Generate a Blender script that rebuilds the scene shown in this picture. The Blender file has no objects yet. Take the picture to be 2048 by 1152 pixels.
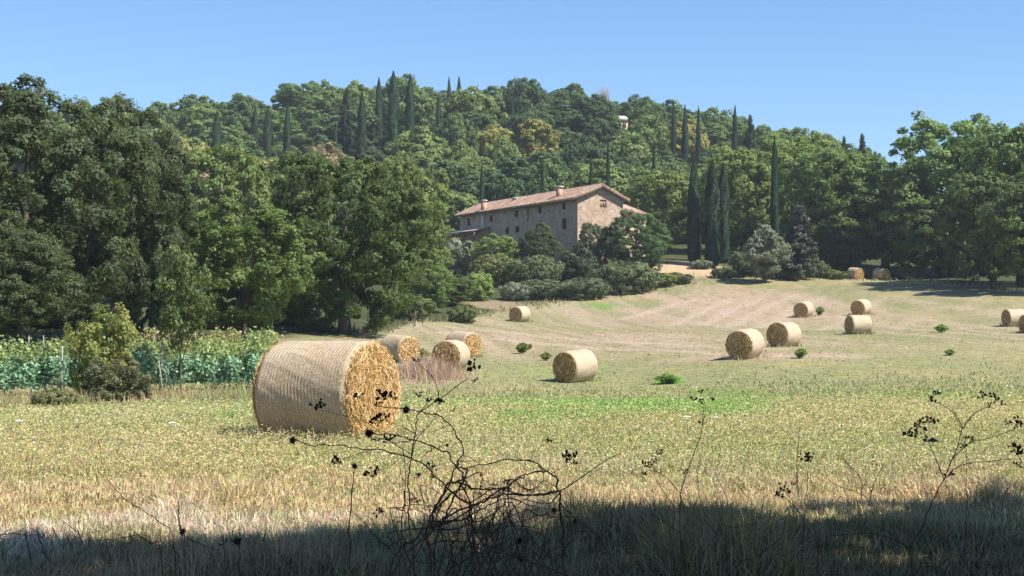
import bpy, math, random
import numpy as np
from mathutils import Vector, Matrix

# ------------------------------------------------------------------ camera, sky, sun, exposure
scene = bpy.context.scene
C = scene.collection
F = 3151.0            # focal length in photograph pixels (2048 wide)
HOR = 640.0           # row of the level horizon
CAMZ = 1.6
PITCH = math.atan((HOR - 576.0) / F)
cam_d = bpy.data.cameras.new('camera')
cam_d.sensor_width = 36.0
cam_d.lens = F / 2048.0 * 36.0
cam_d.clip_start = 0.1
cam_d.clip_end = 6000.0
cam = bpy.data.objects.new('camera', cam_d)
C.objects.link(cam)
cam.location = (0, 0, CAMZ)
cam.rotation_euler = (math.pi / 2 + PITCH, 0, 0)
scene.camera = cam

SUN_EL = math.radians(51.0)
SUN_AZ = math.radians(116.0)      # clockwise from +Y (the view direction): from the right
world = bpy.data.worlds.new('World')
scene.world = world
world.use_nodes = True
wn = world.node_tree.nodes
wn.clear()
sky = wn.new('ShaderNodeTexSky')
sky.sky_type = 'NISHITA'
sky.sun_disc = False
sky.sun_elevation = SUN_EL
sky.sun_rotation = SUN_AZ
sky.altitude = 200.0
sky.air_density = 1.0
sky.dust_density = 0.0
sky.ozone_density = 8.5
bg = wn.new('ShaderNodeBackground')
bg.inputs['Strength'].default_value = 0.090
wo = wn.new('ShaderNodeOutputWorld')
world.node_tree.links.new(sky.outputs[0], bg.inputs['Color'])
world.node_tree.links.new(bg.outputs[0], wo.inputs['Surface'])

sd = bpy.data.lights.new('sun', 'SUN')
sd.energy = 5.0
sd.angle = math.radians(0.53)
sd.color = (1.0, 0.94, 0.84)
sun = bpy.data.objects.new('sun', sd)
C.objects.link(sun)
sdir = Vector((math.sin(SUN_AZ) * math.cos(SUN_EL), math.cos(SUN_AZ) * math.cos(SUN_EL), math.sin(SUN_EL)))
sun.rotation_euler = (-sdir).to_track_quat('-Z', 'Y').to_euler()

scene.view_settings.view_transform = 'Standard'
scene.view_settings.look = 'None'
scene.view_settings.exposure = 0.9
scene.view_settings.gamma = 1.0
scene.view_settings.use_curve_mapping = False
scene.render.engine = 'CYCLES'
scene.cycles.max_bounces = 6
scene.cycles.diffuse_bounces = 3
scene.cycles.glossy_bounces = 2
scene.cycles.transmission_bounces = 3
scene.cycles.use_denoising = True

# ------------------------------------------------------------------ helpers
rng = np.random.default_rng(7)
random.seed(7)


def ray(px, py):
    """direction through a photograph pixel, with y (depth) = 1"""
    a, b = (px - 1024.0) / F, (576.0 - py) / F
    c, s = math.cos(PITCH), math.sin(PITCH)
    y = c - s * b
    z = s + c * b
    return a / y, z / y


def P(px, py, D):
    a, b = ray(px, py)
    return Vector((a * D, D, CAMZ + b * D))


def _hash(ix, iy, seed):
    h = (ix.astype(np.int64) * 374761393 + iy.astype(np.int64) * 668265263 + seed * 974634777) & 0x7fffffff
    h = ((h ^ (h >> 13)) * 1274126177) & 0x7fffffff
    h = h ^ (h >> 16)
    return (h & 0xffff) / 65535.0


def vnoise(x, y, seed=0):
    x = np.asarray(x, float); y = np.asarray(y, float)
    ix, iy = np.floor(x), np.floor(y)
    fx, fy = x - ix, y - iy
    fx = fx * fx * (3 - 2 * fx); fy = fy * fy * (3 - 2 * fy)
    ix = ix.astype(np.int64); iy = iy.astype(np.int64)
    a = _hash(ix, iy, seed); b = _hash(ix + 1, iy, seed)
    c = _hash(ix, iy + 1, seed); d = _hash(ix + 1, iy + 1, seed)
    return a + (b - a) * fx + (c - a) * fy + (a - b - c + d) * fx * fy


def fbm(x, y, seed=0, oct=4):
    t = 0; amp = 0.5; n = 0
    for o in range(oct):
        t = t + amp * vnoise(x * 2 ** o, y * 2 ** o, seed + o * 17); n += amp; amp *= 0.5
    return t / n


def sstep(a, b, x):
    t = np.clip((x - a) / (b - a), 0, 1)
    return t * t * (3 - 2 * t)


def make_mesh(name, verts, faces, smooth=False, col=None, uv=None):
    """faces: (M,k) array of equal-sized polygons or a list of such arrays"""
    if not isinstance(faces, list):
        faces = [faces]
    faces = [np.asarray(f, np.int32) for f in faces if len(f)]
    me = bpy.data.meshes.new(name)
    verts = np.asarray(verts, np.float32)
    me.vertices.add(len(verts))
    me.vertices.foreach_set('co', verts.ravel())
    nl = sum(f.size for f in faces); npoly = sum(len(f) for f in faces)
    me.loops.add(nl); me.polygons.add(npoly)
    me.loops.foreach_set('vertex_index', np.concatenate([f.ravel() for f in faces]))
    tot = np.concatenate([np.full(len(f), f.shape[1], np.int32) for f in faces])
    start = np.concatenate([[0], np.cumsum(tot)[:-1]]).astype(np.int32)
    me.polygons.foreach_set('loop_start', start)
    me.polygons.foreach_set('loop_total', tot)
    if smooth:
        me.polygons.foreach_set('use_smooth', np.ones(npoly, bool))
    if col is not None:
        at = me.color_attributes.new('Col', 'FLOAT_COLOR', 'POINT')
        c4 = np.ones((len(verts), 4), np.float32); c4[:, :3] = col
        at.data.foreach_set('color', c4.ravel())
    me.update(calc_edges=True)
    return me


class MB:
    """collects verts and faces of one mesh"""
    def __init__(s):
        s.v = []; s.f = {}; s.n = 0

    def add(s, verts, faces):
        verts = np.asarray(verts, float).reshape(-1, 3)
        for f in faces:
            s.f.setdefault(len(f), []).append([i + s.n for i in f])
        s.v.append(verts); s.n += len(verts)

    def box(s, lo, hi, M=None):
        x0, y0, z0 = lo; x1, y1, z1 = hi
        v = np.array([(x0, y0, z0), (x1, y0, z0), (x1, y1, z0), (x0, y1, z0), (x0, y0, z1), (x1, y0, z1), (x1, y1, z1), (x0, y1, z1)], float)
        if M is not None:
            v = np.array([tuple(M @ Vector(p)) for p in v])
        s.add(v, [(0, 3, 2, 1), (4, 5, 6, 7), (0, 1, 5, 4), (1, 2, 6, 5), (2, 3, 7, 6), (3, 0, 4, 7)])

    def tube(s, pts, rad, n=6, cap=True):
        pts = [Vector(p) for p in pts]
        rad = [rad] * len(pts) if not hasattr(rad, '__len__') else rad
        rings = []
        up = Vector((0.13, 0.21, 0.97))
        for i, p in enumerate(pts):
            t = (pts[min(i + 1, len(pts) - 1)] - pts[max(i - 1, 0)])
            if t.length < 1e-9:
                t = Vector((0, 0, 1))
            t.normalize()
            a = t.cross(up)
            if a.length < 0.05:
                a = t.cross(Vector((1, 0, 0)))
            a.normalize(); b = t.cross(a)
            up = b.cross(t) if False else up
            for k in range(n):
                w = 2 * math.pi * k / n
                rings.append(p + (a * math.cos(w) + b * math.sin(w)) * rad[i])
        f = []
        for i in range(len(pts) - 1):
            for k in range(n):
                k2 = (k + 1) % n
                f.append((i * n + k, i * n + k2, (i + 1) * n + k2, (i + 1) * n + k))
        if cap:
            f.append(tuple(range(n - 1, -1, -1)))
            f.append(tuple((len(pts) - 1) * n + k for k in range(n)))
        s.add([tuple(r) for r in rings], f)

    def blob(s, c, r, n=6, m=4, jit=0.0, scale=(1, 1, 1)):
        v = []; f = []
        for j in range(m + 1):
            th = math.pi * j / m
            for k in range(n):
                w = 2 * math.pi * (k + 0.5 * (j % 2)) / n
                q = r * (1 + jit * (random.random() - 0.5))
                v.append((c[0] + q * math.sin(th) * math.cos(w) * scale[0], c[1] + q * math.sin(th) * math.sin(w) * scale[1], c[2] + q * math.cos(th) * scale[2]))
        for j in range(m):
            for k in range(n):
                k2 = (k + 1) % n
                f.append((j * n + k, (j + 1) * n + k, (j + 1) * n + k2, j * n + k2))
        s.add(v, f)

    def mesh(s, name, smooth=False):
        return make_mesh(name, np.concatenate(s.v), [np.array(a) for a in s.f.values()], smooth)


def link(name, data, mat=None, parent=None, loc=None):
    o = bpy.data.objects.new(name, data)
    C.objects.link(o)
    if mat is not None and data is not None and not len(data.materials):
        data.materials.append(mat)
    if parent is not None:
        o.parent = parent
    if loc is not None:
        o.location = loc
    return o


def tag(o, label=None, cat=None, group=None, kind=None):
    if label: o['label'] = label
    if cat: o['category'] = cat
    if group: o['group'] = group
    if kind: o['kind'] = kind
    return o


def thing(name, label, cat, loc=(0, 0, 0), rz=0.0, group=None, scale=None):
    o = bpy.data.objects.new(name, None)
    C.objects.link(o)
    o.empty_display_size = 0.3
    o.location = loc
    o.rotation_euler = (0, 0, rz)
    if scale is not None:
        o.scale = scale
    return tag(o, label, cat, group)


# ------------------------------------------------------------------ materials
def mat_base(name):
    m = bpy.data.materials.new(name)
    m.use_nodes = True
    nt = m.node_tree
    b = nt.nodes['Principled BSDF']
    b.inputs['Roughness'].default_value = 0.85
    b.inputs['Specular IOR Level'].default_value = 0.25
    return m, nt, b


def N(nt, t, **kw):
    n = nt.nodes.new(t)
    for k, v in kw.items():
        setattr(n, k, v)
    return n


def mixc(nt, fac, a, b, blend='MIX'):
    n = nt.nodes.new('ShaderNodeMix'); n.data_type = 'RGBA'; n.blend_type = blend
    for sock, val in ((n.inputs['Factor'], fac), (n.inputs['A'], a), (n.inputs['B'], b)):
        if hasattr(val, 'is_output'):
            nt.links.new(val, sock)
        else:
            sock.default_value = val if not isinstance(val, tuple) else (*val, 1.0)[:4]
    return n.outputs['Result']


def mathn(nt, op, a, b=0.0):
    n = nt.nodes.new('ShaderNodeMath'); n.operation = op
    for sock, val in ((n.inputs[0], a), (n.inputs[1], b)):
        if hasattr(val, 'is_output'): nt.links.new(val, sock)
        else: sock.default_value = val
    return n.outputs[0]


def ramp(nt, fac, stops):
    n = nt.nodes.new('ShaderNodeValToRGB')
    e = n.color_ramp.elements
    while len(e) < len(stops): e.new(0.5)
    for i, (p, c) in enumerate(stops):
        e[i].position = p; e[i].color = (*c, 1.0)
    nt.links.new(fac, n.inputs[0])
    return n.outputs[0]


def noise(nt, scale, detail=4, rough=0.6, coord=None, dist=0.0):
    n = N(nt, 'ShaderNodeTexNoise')
    n.inputs['Scale'].default_value = scale; n.inputs['Detail'].default_value = detail
    n.inputs['Roughness'].default_value = rough; n.inputs['Distortion'].default_value = dist
    if coord is not None: nt.links.new(coord, n.inputs['Vector'])
    return n.outputs['Fac']


def leaf_material(name, translucent=0.3, gloss=0.35, rough=0.45):
    """the object's own colour, varied leaf by leaf"""
    m, nt, b = mat_base(name)
    oi = N(nt, 'ShaderNodeObjectInfo')
    ge = N(nt, 'ShaderNodeNewGeometry')
    hs = N(nt, 'ShaderNodeHueSaturation')
    nt.links.new(oi.outputs['Color'], hs.inputs['Color'])
    r = ge.outputs['Random Per Island']
    nt.links.new(mathn(nt, 'MULTIPLY_ADD', r, 0.9), hs.inputs['Value'])
    vnode = hs.inputs['Value'].links[0].from_node; vnode.inputs[2].default_value = 0.55
    tc = N(nt, 'ShaderNodeTexCoord')
    nz = noise(nt, 0.9, 2, 0.5, tc.outputs['Object'])
    hm = N(nt, 'ShaderNodeMath'); hm.operation = 'MULTIPLY_ADD'
    nt.links.new(nz, hm.inputs[0]); hm.inputs[1].default_value = 0.10; hm.inputs[2].default_value = 0.45
    nt.links.new(hm.outputs[0], hs.inputs['Hue'])
    nt.links.new(hs.outputs[0], b.inputs['Base Color'])
    b.inputs['Roughness'].default_value = rough
    b.inputs['Specular IOR Level'].default_value = gloss
    tr = N(nt, 'ShaderNodeBsdfTranslucent')
    nt.links.new(mixc(nt, 0.35, hs.outputs[0], (0.20, 0.26, 0.04)), tr.inputs['Color'])
    mx = N(nt, 'ShaderNodeMixShader'); mx.inputs[0].default_value = translucent
    nt.links.new(b.outputs[0], mx.inputs[1]); nt.links.new(tr.outputs[0], mx.inputs[2])
    nt.links.new(mx.outputs[0], nt.nodes['Material Output'].inputs['Surface'])
    return m


def bark_material(name, c1, c2):
    m, nt, b = mat_base(name)
    tc = N(nt, 'ShaderNodeTexCoord')
    nz = noise(nt, 6.0, 5, 0.7, tc.outputs['Object'])
    nt.links.new(ramp(nt, nz, [(0.3, c1), (0.7, c2)]), b.inputs['Base Color'])
    bp = N(nt, 'ShaderNodeBump'); bp.inputs['Strength'].default_value = 0.5; bp.inputs['Distance'].default_value = 0.03
    nt.links.new(nz, bp.inputs['Height']); nt.links.new(bp.outputs[0], b.inputs['Normal'])
    return m


M = {}
M['leaf'] = leaf_material('leaf', 0.46, 0.22, 0.58)
M['leaf_matt'] = leaf_material('leaf_matt', 0.38, 0.25, 0.6)
M['needle'] = leaf_material('needle', 0.08, 0.2, 0.6)
M['bark'] = bark_material('bark', (0.05, 0.04, 0.03), (0.14, 0.115, 0.09))
M['twig'] = bark_material('twig', (0.034, 0.021, 0.014), (0.125, 0.083, 0.057))
M['seed'] = bark_material('seed', (0.010, 0.007, 0.005), (0.03, 0.018, 0.012))
M['bare_twig'] = bark_material('bare_twig', (0.20, 0.17, 0.18), (0.30, 0.25, 0.25))
M['post'] = bark_material('post', (0.20, 0.175, 0.14), (0.36, 0.32, 0.26))
M['metal_post'] = bark_material('metal_post', (0.26, 0.27, 0.26), (0.42, 0.43, 0.41))


def col_material(name, var=0.35, scale=3.0, bump=0.0, translucent=0.0, island=0.0):
    """colour stored on the mesh (soil and plant kinds), with fine relief and grain"""
    m, nt, b = mat_base(name)
    at = N(nt, 'ShaderNodeAttribute'); at.attribute_name = 'Col'
    col = at.outputs['Color']
    ge = N(nt, 'ShaderNodeNewGeometry')
    if var > 0:
        nz = noise(nt, scale, 6, 0.75, ge.outputs['Position'])
        f = N(nt, 'ShaderNodeMapRange')
        nt.links.new(nz, f.inputs[0]); f.inputs[1].default_value = 0.3; f.inputs[2].default_value = 0.7
        f.inputs[3].default_value = 1 - var; f.inputs[4].default_value = 1 + var
        vm = N(nt, 'ShaderNodeVectorMath', operation='SCALE')
        nt.links.new(col, vm.inputs[0]); nt.links.new(f.outputs[0], vm.inputs['Scale'])
        col = vm.outputs[0]
        if bump:
            bp = N(nt, 'ShaderNodeBump'); bp.inputs['Strength'].default_value = bump; bp.inputs['Distance'].default_value = 0.08
            nt.links.new(nz, bp.inputs['Height']); nt.links.new(bp.outputs[0], b.inputs['Normal'])
    nt.links.new(col, b.inputs['Base Color'])
    b.inputs['Roughness'].default_value = 0.9
    b.inputs['Specular IOR Level'].default_value = 0.1
    if translucent:
        tr = N(nt, 'ShaderNodeBsdfTranslucent'); nt.links.new(col, tr.inputs['Color'])
        mx = N(nt, 'ShaderNodeMixShader'); mx.inputs[0].default_value = translucent
        nt.links.new(b.outputs[0], mx.inputs[1]); nt.links.new(tr.outputs[0], mx.inputs[2])
        nt.links.new(mx.outputs[0], nt.nodes['Material Output'].inputs['Surface'])
    return m


M['ground'] = col_material('ground', 0.34, 2.2, 0.7)
M['grass'] = col_material('grass', 0.0, translucent=0.3)

# ------------------------------------------------------------------ terrain
ctrl = []
for x in (-14, -6, 0, 6, 14):
    for y in (-6, 6, 16):
        ctrl.append((x, y, 0.0))


def cp(px, py, D):
    p = P(px, py, D); ctrl.append((p.x, p.y, p.z))


for a in [(655, 876, 22), (1300, 872, 22), (1900, 868, 22), (60, 872, 22), (0, 826, 42), (480, 806, 42), (1024, 814, 45), (1600, 800, 45), (2048, 795, 45),
          (1150, 768, 68), (895, 735, 71), (1492, 714, 73.5), (1568, 693, 85), (1717, 668, 110), (1608, 634, 138), (1723, 630, 138), (1040, 643, 138),
          (2030, 652, 122), (797, 728, 76), (925, 716, 85), (1710, 560, 182), (1780, 560, 182), (2048, 583, 152), (1950, 700, 80), (2100, 720, 78),
          (1100, 603, 160), (870, 640, 130), (720, 672, 95), (150, 692, 76), (300, 668, 85), (500, 690, 80), (1440, 527, 188), (1280, 560, 177), (1390, 543, 182),
          (-200, 690, 76), (-100, 830, 42), (1155, 522, 190), (930, 500, 222), (1010, 545, 200), (820, 590, 160), (600, 600, 130), (300, 600, 120),
          (0, 600, 120), (1600, 528, 195), (1850, 560, 175), (2100, 585, 155), (2048, 530, 200)]:
    cp(*a)
CRX = [-300, 0, 250, 500, 800, 1000, 1080, 1200, 1350, 1500, 1600, 1740, 1900, 2048, 2350]
CRY = [315, 305, 290, 282, 240, 266, 252, 262, 300, 325, 350, 385, 410, 430, 460]
for px, py in zip(CRX, CRY):
    cp(px, py, 340)
    p = P(px, py, 340)
    ctrl.append((p.x * 1.3, 440, p.z - 4))
    q = P(px, 0.47 * py + 0.53 * 545, 265); ctrl.append((q.x, 265, q.z))
ctrl = np.array(ctrl)


def _tps(r2):
    return r2 * np.log(r2 + 1e-9) * 0.5


S_ = 100.0
cxy = ctrl[:, :2] / S_
K = _tps(((cxy[:, None] - cxy[None]) ** 2).sum(-1)) + np.eye(len(cxy)) * 0.002
Pm = np.hstack([np.ones((len(cxy), 1)), cxy])
A = np.block([[K, Pm], [Pm.T, np.zeros((3, 3))]])
W = np.linalg.solve(A, np.concatenate([ctrl[:, 2], np.zeros(3)]))


def terrain(x, y):
    x = np.atleast_1d(np.asarray(x, float)); y = np.atleast_1d(np.asarray(y, float))
    yc = np.clip(y, -6, 440)
    lim = 14 + 0.37 * np.clip(yc, 0, None)
    xc = np.clip(x, -lim, lim)
    out = np.empty(len(xc))
    for i in range(0, len(xc), 20000):
        q = np.stack([xc[i:i + 20000], yc[i:i + 20000]], 1) / S_
        k = _tps(((q[:, None] - cxy[None]) ** 2).sum(-1))
        out[i:i + 20000] = k @ W[:-3] + W[-3] + q @ W[-2:]
    out += (fbm(x * 0.35, y * 0.35, 5, 3) - 0.5) * 0.12 * sstep(18, 40, y)
    out += (fbm(x * 1.3, y * 1.3, 9, 2) - 0.5) * 0.05
    return out


def tz(x, y):
    return float(terrain([x], [y])[0])


def hit(px, py, d0=5.0, d1=430.0):
    """where the line of sight through a pixel meets the ground"""
    a, b = ray(px, py)
    D = np.geomspace(d0, d1, 700)
    below = (CAMZ + b * D) < terrain(a * D, D)
    i = int(np.argmax(below)) if below.any() else len(D) - 1
    return Vector((a * D[i], D[i], tz(a * D[i], D[i])))


EDGE_PX = [-2000, -400, 0, 500, 770, 900, 1040, 1200, 1450, 1700, 1850, 2048, 2600, 4000]
EDGE_D = [58, 60, 62, 82, 100, 130, 152, 166, 178, 184, 172, 152, 130, 110]

PATCH = []   # (x, y, rx, ry, colour, strength)


def patch(px, py, hw, hh, col, st=1.0):
    c = hit(px, py); u = hit(px, py - hh); d = hit(px, py + hh)
    PATCH.append((c.x, c.y, hw * c.y / F, max(0.4, (u.y - d.y) / 2), np.array(col), st))


GREEN = (0.185, 0.30, 0.075)
PINK = (0.445, 0.335, 0.235)
STRAW = (0.52, 0.37, 0.17)
for a in [(1180, 815, 330, 16, GREEN, 0.9), (1335, 762, 30, 9, (0.15, 0.32, 0.05), 1.0), (480, 836, 36, 9, GREEN, 0.8), (1190, 612, 90, 7, GREEN, 0.8),
          (1480, 795, 90, 14, GREEN, 0.6), (1850, 800, 120, 12, GREEN, 0.35), (1130, 742, 110, 14, (0.27, 0.31, 0.12), 0.7),
          (1480, 610, 200, 34, PINK, 0.9), (1300, 678, 300, 14, PINK, 0.8), (1390, 645, 270, 22, PINK, 0.65), (1540, 712, 240, 8, PINK, 0.9), (980, 668, 190, 12, PINK, 0.75),
          (1750, 640, 150, 26, PINK, 0.35), (850, 742, 80, 26, (0.42, 0.31, 0.22), 0.8), (830, 650, 90, 20, (0.40, 0.34, 0.20), 0.6),
          (200, 800, 330, 24, (0.43, 0.35, 0.20), 0.8), (1380, 540, 80, 15, (0.58, 0.42, 0.27), 1.0), (1000, 612, 70, 10, (0.45, 0.34, 0.22), 0.6)]:
    patch(*a)


TRACKS = []
for line in ([(880, 664), (960, 676), (1100, 690), (1300, 700), (1500, 712), (1720, 716)], [(900, 654), (1000, 664), (1130, 677), (1320, 688), (1560, 699)],
             [(1340, 652), (1400, 625), (1460, 600)], [(1400, 652), (1460, 622), (1530, 595)], [(1450, 655), (1520, 622), (1585, 592)], [(1520, 655), (1590, 622), (1650, 594)],
             [(1250, 640), (1330, 615), (1400, 598)], [(1640, 660), (1700, 635), (1760, 600)]):
    TRACKS.append([hit(*p).xy for p in line])


def field_color(x, y):
    n1 = fbm(x * 0.16, y * 0.11, 21, 4); n2 = fbm(x * 0.9, y * 0.5, 33, 3); n3 = fbm(x * 0.05, y * 0.04, 41, 3)
    base = np.array((0.385, 0.325, 0.165)); grn = np.array((0.325, 0.305, 0.145)); dry = np.array((0.43, 0.355, 0.23))
    t = sstep(0.35, 0.65, n1)[:, None]; u = sstep(0.5, 0.8, n2)[:, None]
    c = base * (1 - t) + grn * t
    c = c * (1 - 0.5 * u) + dry * 0.5 * u
    w = (sstep(30, 44, y) * sstep(86, 66, y) * (0.25 + 0.4 * sstep(0.3, 0.6, n2)))[:, None]
    c = c * (1 - w) + np.array((0.245, 0.27, 0.115)) * w
    w = (sstep(66, 84, y) * (0.3 + 0.6 * sstep(0.35, 0.6, n1)))[:, None]
    c = c * (1 - w) + np.array((0.285, 0.275, 0.14)) * w
    for (cx, cy, rx, ry, col, st) in PATCH:
        d = np.sqrt(((x - cx) / rx) ** 2 + ((y - cy) / ry) ** 2)
        d = d + (fbm(x * 3.0 / rx + 7, y * 3.0 / ry, 55, 3) - 0.5) * 1.3
        w = (sstep(1.15, 0.55, d) * st)[:, None]
        c = c * (1 - w) + col * w
    # rows left by the mower, running up the slope
    st = fbm((x * 0.93 + y * 0.12) * 0.75, (y * 0.93 - x * 0.1) * 0.05, 61, 3)
    w = (sstep(0.46, 0.70, st) * sstep(72, 95, y) * 0.6)[:, None]
    c = c * (1 - w) + np.array((0.47, 0.36, 0.27)) * w
    st2 = fbm((x * 0.95 + y * 0.16) * 1.6 + 31, (y * 0.93 - x * 0.1) * 0.06, 67, 3)
    w = (sstep(0.52, 0.72, st2) * sstep(72, 95, y) * 0.6)[:, None]
    c = c * (1 - w) + np.array((0.235, 0.235, 0.11)) * w
    # wheel tracks and windrow lines
    for ln in TRACKS:
        dm = np.full(len(x), 99.0)
        for p_, q_ in zip(ln[:-1], ln[1:]):
            ex, ey = q_.x - p_.x, q_.y - p_.y
            tt = np.clip(((x - p_.x) * ex + (y - p_.y) * ey) / (ex * ex + ey * ey), 0, 1)
            dm = np.minimum(dm, np.hypot(x - p_.x - tt * ex, y - p_.y - tt * ey))
        dm = dm + (n2 - 0.5) * 0.9
        w = (sstep(0.95, 0.3, dm) * 0.6)[:, None]
        c = c * (1 - w) + np.array((0.53, 0.415, 0.315)) * w
    # stubble strip in front of the bales
    d = y + (fbm(x * 0.5, y * 0.5, 71, 3) - 0.5) * 4 - x * 0.10
    w = (sstep(18.0, 14.0, d) * sstep(10.2, 11.6, d) * (0.35 + 0.6 * sstep(0.3, 0.55, fbm(x * 1.1, y * 0.8, 79, 3))))[:, None]
    pk = sstep(0.5, 0.66, fbm(x * 0.45 + 3, y * 0.5, 77, 2))[:, None]
    c = c * (1 - w) + (np.array((0.54, 0.41, 0.25)) * (1 - pk) + np.array((0.64, 0.52, 0.425)) * pk) * w
    # ground under the trees by the road; albedo warmed against the blue shade light
    w = sstep(11.8, 10.2, d)[:, None]
    sh = np.array((0.38, 0.27, 0.165)) * (1 - 0.7 * t) + np.array((0.21, 0.19, 0.085)) * 0.7 * t
    c = c * (1 - w) + sh * w
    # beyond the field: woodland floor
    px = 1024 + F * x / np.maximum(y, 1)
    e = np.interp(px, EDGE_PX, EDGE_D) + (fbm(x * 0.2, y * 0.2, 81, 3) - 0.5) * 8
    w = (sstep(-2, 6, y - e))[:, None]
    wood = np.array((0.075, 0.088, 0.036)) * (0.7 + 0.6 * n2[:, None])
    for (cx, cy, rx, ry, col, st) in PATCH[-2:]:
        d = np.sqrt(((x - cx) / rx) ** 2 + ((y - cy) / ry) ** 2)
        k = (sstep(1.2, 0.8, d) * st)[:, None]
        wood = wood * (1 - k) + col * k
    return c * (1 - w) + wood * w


ys = np.concatenate([np.linspace(-60, 4, 14), np.arange(4.5, 24, 0.22), 24 * 1.0095 ** np.arange(0, 222), np.linspace(200, 460, 90), [520, 640, 900, 1500, 3000]])
ys = np.unique(np.round(ys, 3))
xa = np.concatenate([np.arange(0, 8, 0.22), 8 * 1.027 ** np.arange(0, 112), [180, 220, 300, 450, 800, 1600, 3000]])
xs = np.concatenate([-xa[::-1][:-1], xa])
GX, GY = np.meshgrid(xs, ys)
gx, gy = GX.ravel(), GY.ravel()
gz = terrain(gx, gy)
nx_, ny_ = len(xs), len(ys)
I = np.arange(nx_ * ny_).reshape(ny_, nx_)
quads = np.stack([I[:-1, :-1].ravel(), I[:-1, 1:].ravel(), I[1:, 1:].ravel(), I[1:, :-1].ravel()], 1)
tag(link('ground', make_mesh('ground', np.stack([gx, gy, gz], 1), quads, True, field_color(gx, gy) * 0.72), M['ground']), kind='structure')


# ------------------------------------------------------------------ foliage meshes
def rand_dirs(n, r):
    v = r.normal(size=(n, 3)); return v / np.linalg.norm(v, axis=1)[:, None]


def leaf_faces(c, nrm, size, r, aspect=0.62):
    """diamond leaves at c facing nrm"""
    n = len(c)
    t = np.cross(nrm, rand_dirs(n, r)); t /= np.linalg.norm(t, axis=1)[:, None] + 1e-9
    b = np.cross(nrm, t)
    s = (size * r.uniform(0.6, 1.4, n))[:, None]
    fold = nrm * s * 0.18
    v = np.stack([c - t * s, c + b * s * aspect + fold, c + t * s, c - b * s * aspect + fold], 1).reshape(-1, 3)
    f = np.arange(n * 4).reshape(n, 4)
    return v, f


def crown_points(seed, rx, rz, zc, nlobe, nclump, nleaf, clump_r, low=0.0, lobe_r=(0.19, 0.33)):
    r = np.random.default_rng(seed)
    nlobe = int(nlobe * 2.0)
    ii = np.arange(nlobe) + 0.5
    ph = np.arccos(1 - 2 * ii / nlobe); th = math.pi * (1 + 5 ** 0.5) * ii
    d = np.stack([np.cos(th) * np.sin(ph), np.sin(th) * np.sin(ph), np.cos(ph)], 1) + r.normal(size=(nlobe, 3)) * 0.16
    d /= np.linalg.norm(d, axis=1)[:, None]
    rad = r.uniform(0.55, 0.84, nlobe)[:, None]
    lc = d * rad
    lc[:, 2] = np.where(lc[:, 2] < 0, lc[:, 2] * (0.85 + low), lc[:, 2])
    lr = r.uniform(*lobe_r, nlobe)
    lc = np.vstack([lc, [[0, 0, 0.1]]]); lr = np.append(lr, 0.5)
    # clump centres over the lobes, those buried in another lobe dropped
    pick = r.choice(len(lc), nclump * 3, p=lr ** 2 / (lr ** 2).sum())
    dd = rand_dirs(nclump * 3, r)
    cc = lc[pick] + dd * lr[pick][:, None] * r.uniform(0.80, 1.06, nclump * 3)[:, None]
    dist = np.linalg.norm(cc[:, None] - lc[None], axis=2) / lr[None]
    dist[np.arange(len(cc)), pick] = 9
    keep = dist.min(1) > 0.8
    cc, dd = cc[keep][:nclump], dd[keep][:nclump]
    scale = np.array([rx, rx, rz])
    cc = cc * scale; cc[:, 2] += zc
    k = r.integers(0, len(cc), nleaf)
    off = rand_dirs(nleaf, r) * (r.uniform(0, 1, nleaf) ** 0.45)[:, None] * clump_r * r.uniform(0.6, 1.25, len(cc))[k][:, None]
    pts = cc[k] + off * np.array([1, 1, 0.8])
    nrm = dd[k] * 0.7 + off / (clump_r + 1e-6) * 0.5 + rand_dirs(nleaf, r) * 0.55 + np.array([0, 0, 0.12])
    nrm /= np.linalg.norm(nrm, axis=1)[:, None] + 1e-9
    return pts, nrm, lc * scale + np.array([0, 0, zc])


def crown_mesh(name, seed, rx, rz, zc, nlobe, nclump, nleaf, clump_r, leaf, low=0.0, lobe_r=(0.19, 0.33)):
    r = np.random.default_rng(seed + 999)
    pts, nrm, lobes = crown_points(seed, rx, rz, zc, nlobe, nclump, nleaf, clump_r, low, lobe_r)
    v, f = leaf_faces(pts, nrm, leaf, r)
    return make_mesh(name, v, f), lobes


def trunk_mesh(name, seed, h, r0, lobes, nl=9, lean=0.0):
    r = random.Random(seed)
    b = MB()
    pts = []; rad = []
    for i in range(7):
        t = i / 6
        pts.append((lean * t * h + (r.random() - 0.5) * 0.05 * h * t, (r.random() - 0.5) * 0.05 * h * t, t * h - (0.3 if i == 0 else 0)))
        rad.append(r0 * (1.35 if i == 0 else 1 - 0.62 * t))
    b.tube(pts, rad, 8)
    ls = sorted(lobes, key=lambda l: r.random())[:nl]
    for l in ls:
        k = 2 + int(r.random() * 3.9)
        s = Vector(pts[k]); e = Vector(l)
        mid = s.lerp(e, 0.5) + Vector((0, 0, 0.12 * h * (0.3 + r.random())))
        rr = rad[k] * 0.55
        b.tube([s, s.lerp(mid, 0.6), mid, mid.lerp(e, 0.5), e], [rr, rr * 0.85, rr * 0.65, rr * 0.4, rr * 0.15], 6)
    return b.mesh(name, True)


# kinds of tree: (crown, trunk, half width, top height), built at real size
KIND = {}


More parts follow.
